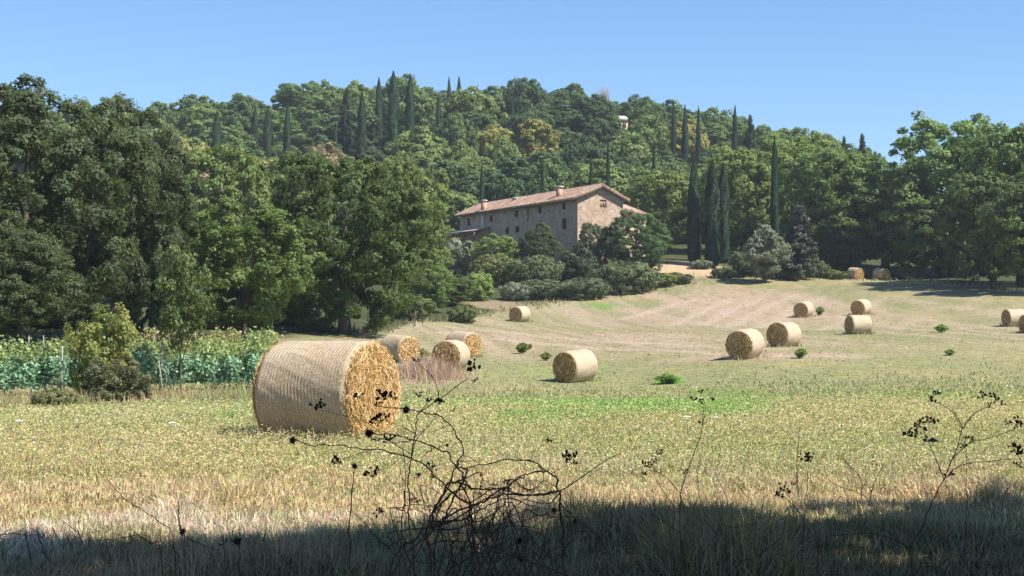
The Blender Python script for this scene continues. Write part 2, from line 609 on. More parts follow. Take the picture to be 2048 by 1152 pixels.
def add_kind(key, seed, rx, rz, zc, nlobe, nclump, nleaf, clump_r, leaf, trunk_h, trunk_r, low=0.0, mat='leaf', lobe_r=(0.19, 0.33)):
    me, lobes = crown_mesh(key + '_crown', seed, rx, rz, zc, nlobe, nclump, nleaf, clump_r, leaf, low, lobe_r)
    me.materials.append(M[mat])
    tm = trunk_mesh(key + '_trunk', seed, trunk_h, trunk_r, lobes)
    tm.materials.append(M['bark'])
    co = np.empty(len(me.vertices) * 3, np.float32); me.vertices.foreach_get('co', co); co = co.reshape(-1, 3)
    KIND[key] = (me, tm, float(np.percentile(np.abs(co[:, 0]), 99)), float(np.percentile(co[:, 2], 99.7)))


add_kind('oak_a', 11, 5.6, 5.6, 7.0, 26, 700, 84000, 0.48, 0.092, 7.5, 0.42, 0.12)
add_kind('oak_b', 12, 5.4, 5.2, 6.4, 24, 640, 76000, 0.48, 0.092, 7.0, 0.38, 0.15)
add_kind('oak_c', 13, 5.2, 5.2, 5.0, 22, 600, 72000, 0.46, 0.092, 6.0, 0.36, 0.15)
add_kind('bush_tree', 14, 3.4, 4.2, 4.3, 18, 360, 36000, 0.42, 0.095, 4.0, 0.2, 0.15)
add_kind('row_a', 15, 5.6, 7.0, 8.0, 26, 640, 42000, 0.62, 0.165, 9.0, 0.4, 0.1)
add_kind('row_b', 16, 6.2, 6.4, 7.0, 28, 660, 44000, 0.62, 0.165, 8.0, 0.4, 0.12)
add_kind('wood_a', 17, 4.6, 4.8, 5.6, 20, 380, 19000, 0.62, 0.225, 5.5, 0.28, 0.1)
add_kind('wood_b', 18, 4.2, 5.4, 6.2, 18, 360, 19000, 0.62, 0.225, 6.0, 0.28, 0.1)
add_kind('wood_c', 19, 5.2, 4.4, 5.2, 22, 400, 20000, 0.62, 0.225, 5.0, 0.3, 0.1)
add_kind('wood_d', 20, 3.6, 4.4, 5.0, 16, 240, 9000, 0.7, 0.22, 5.0, 0.2, 0.1)
add_kind('shrub', 22, 2.0, 1.7, 1.5, 14, 200, 13000, 0.34, 0.10, 1.4, 0.08, 0.1, 'leaf_matt')
add_kind('shrub_fine', 23, 1.9, 1.8, 1.7, 12, 170, 12000, 0.30, 0.075, 1.5, 0.08, 0.1, 'leaf_matt')
add_kind('wide_shrub', 26, 3.6, 1.75, 1.55, 30, 460, 24000, 0.36, 0.10, 1.4, 0.10, 0.1, 'leaf_matt')
add_kind('young', 24, 1.35, 2.0, 3.0, 12, 130, 5200, 0.34, 0.07, 2.9, 0.055, 0.0, 'leaf')
add_kind('shade_tree', 25, 5.2, 5.2, 8.2, 24, 420, 12500, 0.62, 0.24, 8.0, 0.4, 0.1)


def cypress_mesh(name, seed, h, r0, n, leaf, ragged=0.12):
    r = np.random.default_rng(seed)
    t = r.uniform(0, 1, n) ** 0.9
    prof = np.minimum(1, (t / 0.06 + 0.55)) * np.where(t < 0.62, 1.0 - 0.12 * t, (1 - 0.0744) * (1 - 0.95 * (np.clip(t - 0.62, 0, 1) / 0.38) ** 2.0))
    a = r.uniform(0, 2 * math.pi, n)
    lump = 1 + ragged * np.sin(3 * a + t * 9 + seed) + ragged * np.sin(5 * a - t * 23)
    rr = r0 * prof * lump * r.uniform(0.8, 1.0, n)
    c = np.stack([np.cos(a) * rr, np.sin(a) * rr, 0.015 * h + t * 0.985 * h], 1)
    nrm = np.stack([np.cos(a), np.sin(a), np.full(n, 0.2)], 1) + rand_dirs(n, r) * 0.55
    nrm /= np.linalg.norm(nrm, axis=1)[:, None]
    # sprays point upwards
    up = np.array([0, 0, 1.0]) + rand_dirs(n, r) * 0.35
    b = np.cross(nrm, up); b /= np.linalg.norm(b, axis=1)[:, None]
    s = (leaf * r.uniform(0.6, 1.4, n))[:, None]
    tt = np.cross(b, nrm)
    v = np.stack([c - tt * s, c + b * s * 0.4, c + tt * s, c - b * s * 0.4], 1).reshape(-1, 3)
    return make_mesh(name, v, np.arange(n * 4).reshape(n, 4))


CYP = []
for i, (h, r0, n, lf, rg) in enumerate([(10, 0.85, 20000, 0.15, 0.10), (10, 0.8, 18000, 0.16, 0.13)]):
    me = cypress_mesh('cypress_crown', 40 + i, h, r0, n, lf, rg); me.materials.append(M['needle'])
    b = MB(); b.tube([(0, 0, -0.4), (0, 0, 1.0), (0, 0, h * 0.9)], [0.2, 0.16, 0.02], 7)
    tm = b.mesh('cypress_trunk', True); tm.materials.append(M['bark'])
    CYP.append((me, tm, r0, h))
# a conifer with whorled, open boughs
r = np.random.default_rng(50)
pts = []; nr = []
for k in range(85):
    t = (k + 0.5) / 85; L = (1 - t) ** 0.8 * 2.6 * r.uniform(0.6, 1.1) + 0.15; a = r.uniform(0, 6.283)
    m_ = int(220 * (L / 2.6) + 40)
    u = r.uniform(0.1, 1, m_) ** 0.8
    q = np.stack([np.cos(a) * L * u, np.sin(a) * L * u, 1.0 + t * 8.8 + 0.25 * u * L * (t - 0.35)], 1) + r.normal(size=(m_, 3)) * 0.16
    pts.append(q); nr.append(np.tile([np.cos(a) * 0.3, np.sin(a) * 0.3, 0.9], (m_, 1)) + r.normal(size=(m_, 3)) * 0.5)
pts = np.concatenate(pts); nr = np.concatenate(nr); nr /= np.linalg.norm(nr, axis=1)[:, None]
v, f = leaf_faces(pts, nr, 0.17, r, 0.4)
me = make_mesh('conifer_crown', v, f); me.materials.append(M['needle'])
b = MB(); b.tube([(0, 0, -0.4), (0, 0, 4), (0, 0, 9.6)], [0.22, 0.15, 0.03], 7)
tm = b.mesh('conifer_trunk', True); tm.materials.append(M['bark'])
KIND['conifer'] = (me, tm, 2.4, 9.9)


def tree(name, label, cat, key, x, y, half_w, height, tint, group=None, rz=None, zoff=0.0):
    me, tm, hw, hh = CYP[key] if isinstance(key, int) else KIND[key]
    o = thing(name, label, cat, (x, y, tz(x, y) + zoff), random.uniform(0, 6.283) if rz is None else rz, group,
              (half_w / hw, half_w / hw, height / hh))
    t = link('trunk', tm, None, o)
    c = link('crown', me, None, o)
    k = random.uniform(1.06, 1.28)
    c.color = (tint[0] * k, tint[1] * k, tint[2] * k, 1)
    return o


def tree_px(name, label, cat, key, px, top, D, wpx, tint, group=None, **kw):
    a, _ = ray(px, top)
    x = a * D
    z1 = P(px, top, D).z
    if key in ('shrub', 'shrub_fine') and (wpx * D / F / 2 / KIND[key][2]) / (max(0.6, z1 - tz(x, D)) / KIND[key][3]) > 1.35:
        key = 'wide_shrub'
    return tree(name, label, cat, key, x, D, wpx * D / F / 2, max(0.6, z1 - tz(x, D)), tint, group, **kw)


OAKD = (0.074, 0.096, 0.044)
OAK = (0.080, 0.118, 0.040)
MID = (0.118, 0.174, 0.052)
LIGHT = (0.150, 0.200, 0.056)
YEL = (0.230, 0.222, 0.064)
BRN = (0.210, 0.165, 0.095)
GREY = (0.170, 0.185, 0.125)
CYPT = (0.021, 0.046, 0.020)

# ------------------------------------------------------------------ round bales
BD, BL = 1.42, 1.45


def straw_material():
    m, nt, b = mat_base('straw_end')
    tc = N(nt, 'ShaderNodeTexCoord')
    mp = N(nt, 'ShaderNodeMapping'); nt.links.new(tc.outputs['Object'], mp.inputs[0])
    nz = noise(nt, 14, 6, 0.75, mp.outputs[0], 0.6)
    ge = N(nt, 'ShaderNodeNewGeometry')
    c = ramp(nt, nz, [(0.3, (0.12, 0.07, 0.025)), (0.52, (0.35, 0.22, 0.085)), (0.75, (0.58, 0.41, 0.20))])
    nt.links.new(c, b.inputs['Base Color'])
    bp = N(nt, 'ShaderNodeBump'); bp.inputs['Strength'].default_value = 0.9; bp.inputs['Distance'].default_value = 0.04
    nt.links.new(nz, bp.inputs['Height']); nt.links.new(bp.outputs[0], b.inputs['Normal'])
    b.inputs['Specular IOR Level'].default_value = 0.3; b.inputs['Roughness'].default_value = 0.6
    return m


def strand_material():
    m, nt, b = mat_base('straw_strand')
    ge = N(nt, 'ShaderNodeNewGeometry')
    c = ramp(nt, ge.outputs['Random Per Island'], [(0.0, (0.14, 0.08, 0.03)), (0.35, (0.42, 0.245, 0.08)), (0.75, (0.72, 0.47, 0.18)), (1.0, (0.88, 0.70, 0.42))])
    nt.links.new(c, b.inputs['Base Color']); b.inputs['Roughness'].default_value = 0.5; b.inputs['Specular IOR Level'].default_value = 0.4
    return m


def wrap_material():
    """straw behind pale net wrap: fine rings round the bale, weathered grey"""
    m, nt, b = mat_base('net_wrap')
    tc = N(nt, 'ShaderNodeTexCoord')
    sx = N(nt, 'ShaderNodeSeparateXYZ'); nt.links.new(tc.outputs['Object'], sx.inputs[0])
    nzl = noise(nt, 3.0, 3, 0.6, tc.outputs['Object'])
    nz = noise(nt, 30, 5, 0.8, tc.outputs['Object'])
    ph = mathn(nt, 'MULTIPLY_ADD', sx.outputs['X'], 2 * math.pi / 0.052)
    nt.links.new(mathn(nt, 'MULTIPLY', nzl, 7.0), ph.node.inputs[2])
    w = mathn(nt, 'MULTIPLY_ADD', mathn(nt, 'SINE', ph), 0.5); w.node.inputs[2].default_value = 0.5
    st = ramp(nt, nz, [(0.28, (0.20, 0.14, 0.08)), (0.55, (0.45, 0.345, 0.22)), (0.8, (0.66, 0.55, 0.40))])
    fac = mathn(nt, 'MULTIPLY', mathn(nt, 'POWER', w, 2.0), ramp(nt, noise(nt, 1.6, 4, 0.7, tc.outputs['Object']), [(0.38, (0.12,) * 3), (0.62, (0.9,) * 3)]))
    c = mixc(nt, mathn(nt, 'MULTIPLY', fac, 0.55), st, (0.66, 0.61, 0.54))
    nt.links.new(c, b.inputs['Base Color'])
    bp = N(nt, 'ShaderNodeBump'); bp.inputs['Strength'].default_value = 0.7; bp.inputs['Distance'].default_value = 0.02
    nt.links.new(mathn(nt, 'ADD', nz, mathn(nt, 'MULTIPLY', w, 0.22)), bp.inputs['Height']); nt.links.new(bp.outputs[0], b.inputs['Normal'])
    b.inputs['Roughness'].default_value = 0.6; b.inputs['Specular IOR Level'].default_value = 0.3
    return m


M['straw'] = straw_material(); M['strand'] = strand_material(); M['wrap'] = wrap_material()


def bale_meshes(seed, nl, nc, nstrand, sw):
    """axis along local X, resting on z = 0"""
    r = np.random.default_rng(seed)
    R = BD / 2
    a = np.linspace(0, 2 * math.pi, nc, endpoint=False)
    x = np.linspace(-BL / 2, BL / 2, nl)
    XX, AA = np.meshgrid(x, a, indexing='ij')
    u = np.cos(AA) * 2 + 5; w = np.sin(AA) * 2 + 5
    rad = R * (1 + 0.035 * (fbm(u + XX * 0.9, w + XX * 0.4, seed, 3) - 0.5) + 0.012 * (fbm(u * 6 + XX * 9, w * 6, seed + 5, 2) - 0.5))
    rad = rad + 0.0028 * np.sin((XX + 0.06 * (fbm(u * 1.5, w * 1.5, seed + 8, 2) - 0.5)) * 2 * math.pi / 0.052) * sstep(0.3, 0.7, fbm(u * 0.8 + XX * 2.2, w * 0.8, seed + 9, 2)) + 0.02 * (fbm(u * 2.5 + XX * 3, w * 2.5 + XX, seed + 7, 3) - 0.5)
    rad -= 0.055 * np.clip((np.abs(XX) - BL / 2 + 0.10) / 0.10, 0, 1) ** 2      # rounded shoulders
    zz = np.cos(AA) * rad
    zz = np.where(zz < -R * 0.93, -R * 0.93 + (zz + R * 0.93) * 0.2, zz)       # flattened underneath
    v = np.stack([XX, np.sin(AA) * rad, zz + R * 0.94], -1)
    I = np.arange(nl * nc).reshape(nl, nc)
    J = np.roll(I, -1, 1)
    f = np.stack([I[:-1].ravel(), J[:-1].ravel(), J[1:].ravel(), I[1:].ravel()], 1)
    side = make_mesh('bale_side', v.reshape(-1, 3), f, True); side.materials.append(M['wrap'])
    ends = []
    for s in (-1, 1):
        rings = []
        nr_ = 26
        edge = v[0 if s < 0 else -1]
        ctr = np.array([s * BL / 2, 0, R * 0.94])
        for k in range(nr_ + 1):
            t = k / nr_
            p = ctr + (edge - ctr) * (1 - t)
            bulge = 0.05 * (1 - (1 - t) ** 2) + 0.016 * np.sin(22 * (1 - t) + a) * min(1, 4 * t) + 0.06 * (fbm(p[:, 1] * 5 + 9, p[:, 2] * 5 + s * 7, seed + 3, 3) - 0.5) * min(1, 3 * t)
            p = p.copy(); p[:, 0] = edge[:, 0] + s * bulge
            rings.append(p)
        ev = np.concatenate(rings)
        I2 = np.arange((nr_ + 1) * nc).reshape(nr_ + 1, nc); J2 = np.roll(I2, -1, 1)
        ef = np.stack([I2[:-1].ravel(), J2[:-1].ravel(), J2[1:].ravel(), I2[1:].ravel()], 1)
        if s < 0: ef = ef[:, ::-1]
        e = make_mesh('bale_end', ev, ef, True); e.materials.append(M['straw'])
        # loose straw lying round the spiral and hanging over the face
        n = nstrand
        rr = R * np.sqrt(r.uniform(0.01, 0.90, n)); th = r.uniform(0, 6.283, n)
        c = np.stack([s * (BL / 2 + 0.035 + r.uniform(-0.02, 0.03, n) - 0.055 * (rr / R) ** 4), np.sin(th) * rr, np.cos(th) * rr + R * 0.94], 1)
        tan = np.stack([r.normal(size=n) * 0.25, np.cos(th), -np.sin(th)], 1) + r.normal(size=(n, 3)) * np.array([0.15, 0.45, 0.45])
        hang = r.uniform(0, 1, n) < 0.35
        tan[hang] = np.stack([r.normal(size=hang.sum()) * 0.2 + s * 0.15, r.normal(size=hang.sum()) * 0.35, -np.ones(hang.sum())], 1)
        tan /= np.linalg.norm(tan, axis=1)[:, None]
        nm = np.tile([s * 1.0, 0, 0], (n, 1)) + r.normal(size=(n, 3)) * 0.4
        wv = np.cross(tan, nm); wv /= np.linalg.norm(wv, axis=1)[:, None]
        L = (r.uniform(0.04, 0.14, n) * (1 - 0.55 * (rr / R) ** 3))[:, None]; wd = r.uniform(0.5, 1.3, n)[:, None] * sw
        bow = np.stack([s * r.uniform(0.0, 0.035, n), r.normal(size=n) * 0.012, r.normal(size=n) * 0.012], 1)
        sv = np.stack([c - tan * L - wv * wd, c - tan * L + wv * wd, c + bow + wv * wd, c + bow - wv * wd, c + tan * L + wv * wd, c + tan * L - wv * wd], 1).reshape(-1, 3)
        k = np.arange(n)[:, None] * 6
        sf = np.concatenate([k + np.array([[0, 1, 2, 3]]), k + np.array([[3, 2, 4, 5]])])
        sm = make_mesh('bale_strands', sv, sf); sm.materials.append(M['strand'])
        ends.append((e, sm))
    # wisps poking out of the wrapped side
    n = nstrand // 3
    th = r.uniform(0, 6.283, n); xx = r.uniform(-BL / 2, BL / 2, n)
    out = np.stack([np.zeros(n), np.sin(th), np.cos(th)], 1)
    c = np.stack([xx, np.sin(th) * R, np.cos(th) * R + R * 0.94], 1)
    c[:, 2] = np.maximum(c[:, 2], 0.02)
    d = out * r.uniform(0.1, 0.6, n)[:, None] + np.stack([r.normal(size=n) * 0.6, np.cos(th), -np.sin(th)], 1) * r.choice([-1, 1], n)[:, None]
    d /= np.linalg.norm(d, axis=1)[:, None]
    wv = np.cross(d, out); wv /= np.linalg.norm(wv, axis=1)[:, None] + 1e-9
    L = r.uniform(0.02, 0.07, n)[:, None]
    wd = sw * 0.6
    sv = np.stack([c - wv * wd, c + wv * wd, c + d * L + wv * wd * 0.3, c + d * L - wv * wd * 0.3], 1).reshape(-1, 3)
    wis = make_mesh('bale_wisps', sv, np.arange(n * 4).reshape(n, 4)); wis.materials.append(M['strand'])
    return side, ends, wis


NEAR_BALE = bale_meshes(3, 150, 160, 10000, 0.0030)
FAR_BALES = [bale_meshes(4 + i, 60, 72, 800, 0.010) for i in range(3)]


def bale(label, px, base, D, a_deg, near=False, group='straw bales lying on the mown field', i=0):
    ax, _ = ray(px, base)
    x = ax * D; phi = math.atan2(x, D); a = math.radians(a_deg)
    n = (math.cos(a) * -math.sin(phi) + math.sin(a) * math.cos(phi), -math.cos(a) * math.cos(phi) - math.sin(a) * math.sin(phi))
    rz = math.atan2(n[1], n[0])           # the seen end is local +X
    z = tz(x, D)
    o = thing('straw_bale', label, 'straw bale', (x, D, z - 0.03), rz, group)
    dx, dy = n
    sl = (tz(x + dx * 0.7, D + dy * 0.7) - tz(x - dx * 0.7, D - dy * 0.7)) / 1.4
    o.rotation_euler = (0, -math.atan(sl), rz)
    side, ends, wis = NEAR_BALE if near else FAR_BALES[i % 3]
    s = link('wrapped_side', side, None, o)
    w = link('loose_wisps', wis, None, s); w['kind'] = 'stuff'
    for e, sm in ends:
        eo = link('end_face', e, None, o)
        so = link('straw_strands', sm, None, eo); so['kind'] = 'stuff'
    return o


bale('big round straw bale in front, grey net wrapped side and bright golden end', 655, 876, 21.4, 57, True)
bale('lone round bale on green grass with shaded end and pale sunlit side', 1152, 768, 68, -40, i=0)
bale('round bale peeping out behind the big front bale, golden end to the sun', 798, 728, 76, 40, i=1)
bale('round bale with brown shaded end standing behind the rusty dry weeds', 902, 734, 71, -18, i=2)
bale('round bale mostly hidden behind the brown bale beside the dry weeds', 926, 716, 85, 42, i=0)
bale('small lone round bale below the hedge under the farmhouse', 1040, 643, 138, -32, i=1)
bale('round bale with a brown end facing front, nearer of the close pair in mid field', 1491, 714, 73.5, -23, i=2)
bale('round bale with brown end, farther of the close pair in mid field', 1568, 693, 85, -30, i=0)
bale('small distant round bale standing alone near the top of the pink mown slope', 1608, 634, 138, -22, i=1)
bale('distant round bale just above another bale on the slope', 1723, 630, 138, -25, i=2)
bale('round bale showing its pale long side, just below another bale on the slope', 1717, 668, 110, -62, i=0)
bale('round bale at the picture edge with its long side lit, behind the cut-off bale', 2029, 652, 122, -60, i=1)
bale('round bale cut off by the right picture edge', 2066, 664, 112, -55, i=2)
bale('small far bale at the field top before the dark trees, beside the round shrub', 1710, 559, 182, 40, i=0)
bale('small far bale at the field top before the dark trees, beside the dry tawny bush', 1762, 559, 182, 42, i=1)

# ------------------------------------------------------------------ farmhouse
def wall_material(name, c1, c2, c3):
    m, nt, b = mat_base(name)
    tc = N(nt, 'ShaderNodeTexCoord')
    vo = N(nt, 'ShaderNodeTexVoronoi'); vo.inputs['Scale'].default_value = 3.2
    nt.links.new(tc.outputs['Object'], vo.inputs['Vector'])
    nz = noise(nt, 0.7, 5, 0.7, tc.outputs['Object'])
    c = ramp(nt, nz, [(0.3, c1), (0.5, c2), (0.7, c3)])
    vcol = ramp(nt, vo.outputs['Color'], [(0.0, (0.72,) * 3), (1.0, (1.12,) * 3)])
    nt.links.new(mixc(nt, 1.0, c, vcol, 'MULTIPLY'), b.inputs['Base Color'])
    bp = N(nt, 'ShaderNodeBump'); bp.inputs['Strength'].default_value = 0.6; bp.inputs['Distance'].default_value = 0.05
    nt.links.new(vo.outputs['Distance'], bp.inputs['Height']); nt.links.new(bp.outputs[0], b.inputs['Normal'])
    b.inputs['Roughness'].default_value = 0.95
    return m


def plain(name, c, rough=0.8, var=0.25, scale=4.0):
    m, nt, b = mat_base(name)
    tc = N(nt, 'ShaderNodeTexCoord')
    nz = noise(nt, scale, 4, 0.7, tc.outputs['Object'])
    nt.links.new(ramp(nt, nz, [(0.3, tuple(k * (1 - var) for k in c)), (0.7, tuple(min(1, k * (1 + var)) for k in c))]), b.inputs['Base Color'])
    b.inputs['Roughness'].default_value = rough
    return m


M['stone'] = wall_material('stone_wall', (0.36, 0.26, 0.185), (0.47, 0.345, 0.25), (0.57, 0.44, 0.33))
M['tile'] = wall_material('roof_tile', (0.25, 0.155, 0.115), (0.35, 0.225, 0.165), (0.43, 0.34, 0.265))
M['brick'] = plain('chimney_brick', (0.45, 0.26, 0.17))
M['cap'] = plain('chimney_cap', (0.5, 0.46, 0.4))
M['dark'] = plain('window_dark', (0.035, 0.035, 0.038), 0.25)
M['wood'] = plain('window_wood', (0.12, 0.09, 0.07))
M['shut'] = plain('shutter', (0.30, 0.22, 0.16))
M['eave'] = plain('eave_wood', (0.13, 0.09, 0.065))
M['pipe'] = plain('pipe', (0.12, 0.09, 0.08))
M['plaster'] = plain('pale_plaster', (0.62, 0.56, 0.48))

D0, D1 = 190.0, 222.0
c0 = P(1155, 500, D0); c1 = P(920, 500, D1)
dvec = Vector((c1.x - c0.x, c1.y - c0.y, 0)); LF = dvec.length; dvec.normalize()
gvec = Vector((-dvec.y * -1, dvec.x * -1, 0)); gvec = Vector((dvec.y, -dvec.x, 0))   # away from the facade, along the gable
if gvec.x < 0: gvec = -gvec
WG = 6.3
EAVE = P(1155, 396, D0).z
RIDGE = EAVE + 1.45
ZB = 6.0
HM = Matrix((( -dvec.x, gvec.x, 0, c0.x), (-dvec.y, gvec.y, 0, c0.y), (0, 0, 1, ZB), (0, 0, 0, 1)))  # local: x = along facade towards the near gable (negative = far), y = into the house
HB, HR = EAVE - ZB, RIDGE - ZB
house = thing('farmhouse', 'long stone farmhouse with red tiled roof on the slope below the wooded hill', 'house', (0, 0, 0))
house.matrix_world = HM


def facade_uv(px, py):
    """photograph pixel to (u along facade, height) on the long wall"""
    a, b = ray(px, py)
    # point t*(a,1) = c0 + u*d
    det = a * (-dvec.y) - (-dvec.x) * 1.0
    A2 = np.array([[a, -dvec.x], [1.0, -dvec.y]]); t, u = np.linalg.solve(A2, np.array([c0.x, c0.y]))
    return u, CAMZ + b * t - ZB


def gable_uv(px, py):
    a, b = ray(px, py)
    A2 = np.array([[a, -gvec.x], [1.0, -gvec.y]]); t, u = np.linalg.solve(A2, np.array([c0.x, c0.y]))
    return u, CAMZ + b * t - ZB


def wall_with_holes(name, mat, L, H, holes, depth, xf, gable=None):
    """outer face of a wall with real openings; xf maps (s, z, inward) to local coords"""
    ss = sorted({0.0, L, *[h[0] for h in holes], *[h[1] for h in holes]})
    zs = sorted({0.0, H, *[h[2] for h in holes], *[h[3] for h in holes]})
    b = MB()
    for i in range(len(ss) - 1):
        for j in range(len(zs) - 1):
            sm, zm = (ss[i] + ss[i + 1]) / 2, (zs[j] + zs[j + 1]) / 2
            if any(h[0] < sm < h[1] and h[2] < zm < h[3] for h in holes):
                continue
            b.add([xf(ss[i], zs[j], 0), xf(ss[i + 1], zs[j], 0), xf(ss[i + 1], zs[j + 1], 0), xf(ss[i], zs[j + 1], 0)], [(0, 1, 2, 3)])
    for (s0, s1, z0, z1) in holes:
        q = [(s0, z0), (s1, z0), (s1, z1), (s0, z1)]
        for k in range(4):
            p, n_ = q[k], q[(k + 1) % 4]
            b.add([xf(*p, 0), xf(*n_, 0), xf(*n_, depth), xf(*p, depth)], [(0, 1, 2, 3)])
    if gable:
        b.add([xf(0, H, 0), xf(L, H, 0), xf(L / 2, gable, 0)], [(0, 1, 2)])
    return link(name, b.mesh(name), M[mat], house)


def Z3(x, y):   # zoom-crop coordinates to photograph pixels
    return 900 + x / 4.876, 360 + y / 4.876


fx = lambda s, z, i: (-s, i, z)
holes = []
for (x, y, w, h) in [(180, 412, 30, 72), (398, 375, 32, 66), (645, 330, 34, 64), (875, 293, 34, 66), (1108, 255, 36, 66),
                     (555, 495, 36, 60), (653, 482, 42, 62), (880, 432, 34, 60), (1112, 428, 48, 104)]:
    u0, z1 = facade_uv(*Z3(x + w / 2, y - h / 2)); u1, z0 = facade_uv(*Z3(x - w / 2, y + h / 2))
    um = (u0 + u1) / 2; zm1 = facade_uv(*Z3(x, y - h / 2))[1]; zm0 = facade_uv(*Z3(x, y + h / 2))[1]
    holes.append((um - 0.5 * (u1 - u0), um + 0.5 * (u1 - u0), zm0, zm1))
wall_with_holes('facade_wall', 'stone', LF, HB, holes, 0.3, fx)
for (s0, s1, z0, z1) in holes:
    b = MB(); b.box((-s1, 0.22, z0), (-s0, 0.3, z1))
    w = link('window', b.mesh('window'), M['dark'], house)
    b = MB(); t = 0.07
    b.box((-s1, 0.17, z0), (-s1 + t, 0.215, z1)); b.box((-s0 - t, 0.17, z0), (-s0, 0.215, z1))
    b.box((-s1 + t, 0.17, z1 - t), (-s0 - t, 0.215, z1)); b.box((-s1 + t, 0.17, z0), (-s0 - t, 0.215, z0 + t))
    b.box((-(s0 + s1) / 2 - t / 2, 0.17, z0 + t), (-(s0 + s1) / 2 + t / 2, 0.215, z1 - t))
    link('window_frame', b.mesh('window_frame'), M['wood'], w)
    b = MB(); b.box((-s1 - 0.1, -0.08, z0 - 0.14), (-s0 + 0.1, 0.15, z0 - 0.01)); link('window_sill', b.mesh('window_sill'), M['cap'], w)
gx_ = lambda s, z, i: (-i, s, z)
u, zt = gable_uv(*Z3(1432, 190)); _, zb_ = gable_uv(*Z3(1432, 265))
gh = [(WG / 2 - 0.05, WG / 2 + 0.85, zb_, zt)]
wall_with_holes('gable_wall', 'stone', WG, HB, gh, 0.25, gx_, HR)
for (s0, s1, z0, z1) in gh:
    b = MB(); b.box((-0.25, s0, z0), (-0.18, s1, z1)); w = link('window', b.mesh('gable_window'), M['dark'], house)
    b = MB(); b.box((-0.17, s0, z0), (-0.12, (s0 + s1) / 2 - 0.02, z1)); link('shutter', b.mesh('shutter'), M['shut'], w)
    b = MB(); b.box((-0.17, (s0 + s1) / 2 + 0.02, z0), (-0.12, s1, z1)); link('shutter', b.mesh('shutter'), M['shut'], w)
b = MB()
b.add([(-LF, 0, 0), (-LF, WG, 0), (-LF, WG, HB), (-LF, WG / 2, HR), (-LF, 0, HB)], [(4, 3, 2, 1, 0)])
b.add([(0, WG, 0), (-LF, WG, 0), (-LF, WG, HB), (0, WG, HB)], [(0, 1, 2, 3)])
link('rear_wall', b.mesh('rear_wall'), M['stone'], house)


def tiled_slope(name, x0, x1, ya, za, yb, zb, parent, thick=0.14, pitch=0.34):
    """one roof slope of barrel tiles: ridges run from eave (ya,za) to ridge (yb,zb); courses overlap"""
    n = max(3, int(abs(x1 - x0) / pitch)); b = MB()
    rows = 7
    sl = math.hypot(yb - ya, zb - za); ny_, nz_ = -(zb - za) / sl, (yb - ya) / sl
    if nz_ < 0: ny_, nz_ = -ny_, -nz_
    for i in range(n):
        xa_, xb_ = x0 + (x1 - x0) * i / n, x0 + (x1 - x0) * (i + 1) / n
        for r_ in range(rows):
            t0, t1 = r_ / rows, (r_ + 1) / rows + 0.02
            p = []
            jit = random.uniform(-0.015, 0.02)
            for t, lift in ((t0, 0.05), (t1, 0.02)):
                for k, hh in ((0, 0.0), (0.3, 0.10), (0.5, 0.13), (0.7, 0.10), (1.0, 0.0)):
                    q = hh + lift + jit
                    p.append((xa_ + (xb_ - xa_) * k, ya + (yb - ya) * t + ny_ * q, za + (zb - za) * t + nz_ * q))
            b.add(p, [(k, k + 1, k + 6, k + 5) for k in range(4)])
    b.add([(x0, ya, za), (x1, ya, za), (x1, yb, zb), (x0, yb, zb), (x0, ya, za - thick), (x1, ya, za - thick), (x1, yb, zb - thick), (x0, yb, zb - thick)],
          [(0, 1, 2, 3), (4, 7, 6, 5), (0, 4, 5, 1), (1, 5, 6, 2), (3, 2, 6, 7), (0, 3, 7, 4)])
    return link(name, b.mesh(name), M['tile'], parent)


OV = 0.7
sl_ = (HR - HB) / (WG / 2)
roof = tiled_slope('roof', -LF - 0.5, 0.55, -OV, HB - OV * sl_ + 0.25, WG / 2, HR + 0.25, house)
tiled_slope('rear_slope', -LF - 0.5, 0.55, WG + OV, HB - OV * sl_ + 0.25, WG / 2, HR + 0.25, roof)
b = MB(); b.tube([(-LF - 0.5, WG / 2, HR + 0.30), (0.56, WG / 2, HR + 0.30)], 0.15, 8); link('ridge_tiles', b.mesh('ridge'), M['tile'], roof)
b = MB()
for s in (-1, 1):
    y0 = WG / 2 + s * (WG / 2 + OV)
    n = Vector((0, 0, 1))
    b.add([(0.30, y0, HB - OV * sl_ + 0.10), (0.54, y0, HB - OV * sl_ + 0.10), (0.54, WG / 2, HR + 0.10), (0.30, WG / 2, HR + 0.10),
           (0.30, y0, HB - OV * sl_ - 0.08), (0.54, y0, HB - OV * sl_ - 0.08), (0.54, WG / 2, HR - 0.08), (0.30, WG / 2, HR - 0.08)],
          [(0, 1, 2, 3), (4, 7, 6, 5), (0, 4, 5, 1), (1, 5, 6, 2), (3, 2, 6, 7), (0, 3, 7, 4)])
link('barge_board', b.mesh('barge'), M['eave'], roof)
b = MB(); b.tube([(-LF - 0.5, -OV - 0.07, HB - OV * sl_ + 0.10), (0.5, -OV - 0.07, HB - OV * sl_ + 0.10)], 0.09, 6); link('gutter', b.mesh('gutter'), M['eave'], roof)


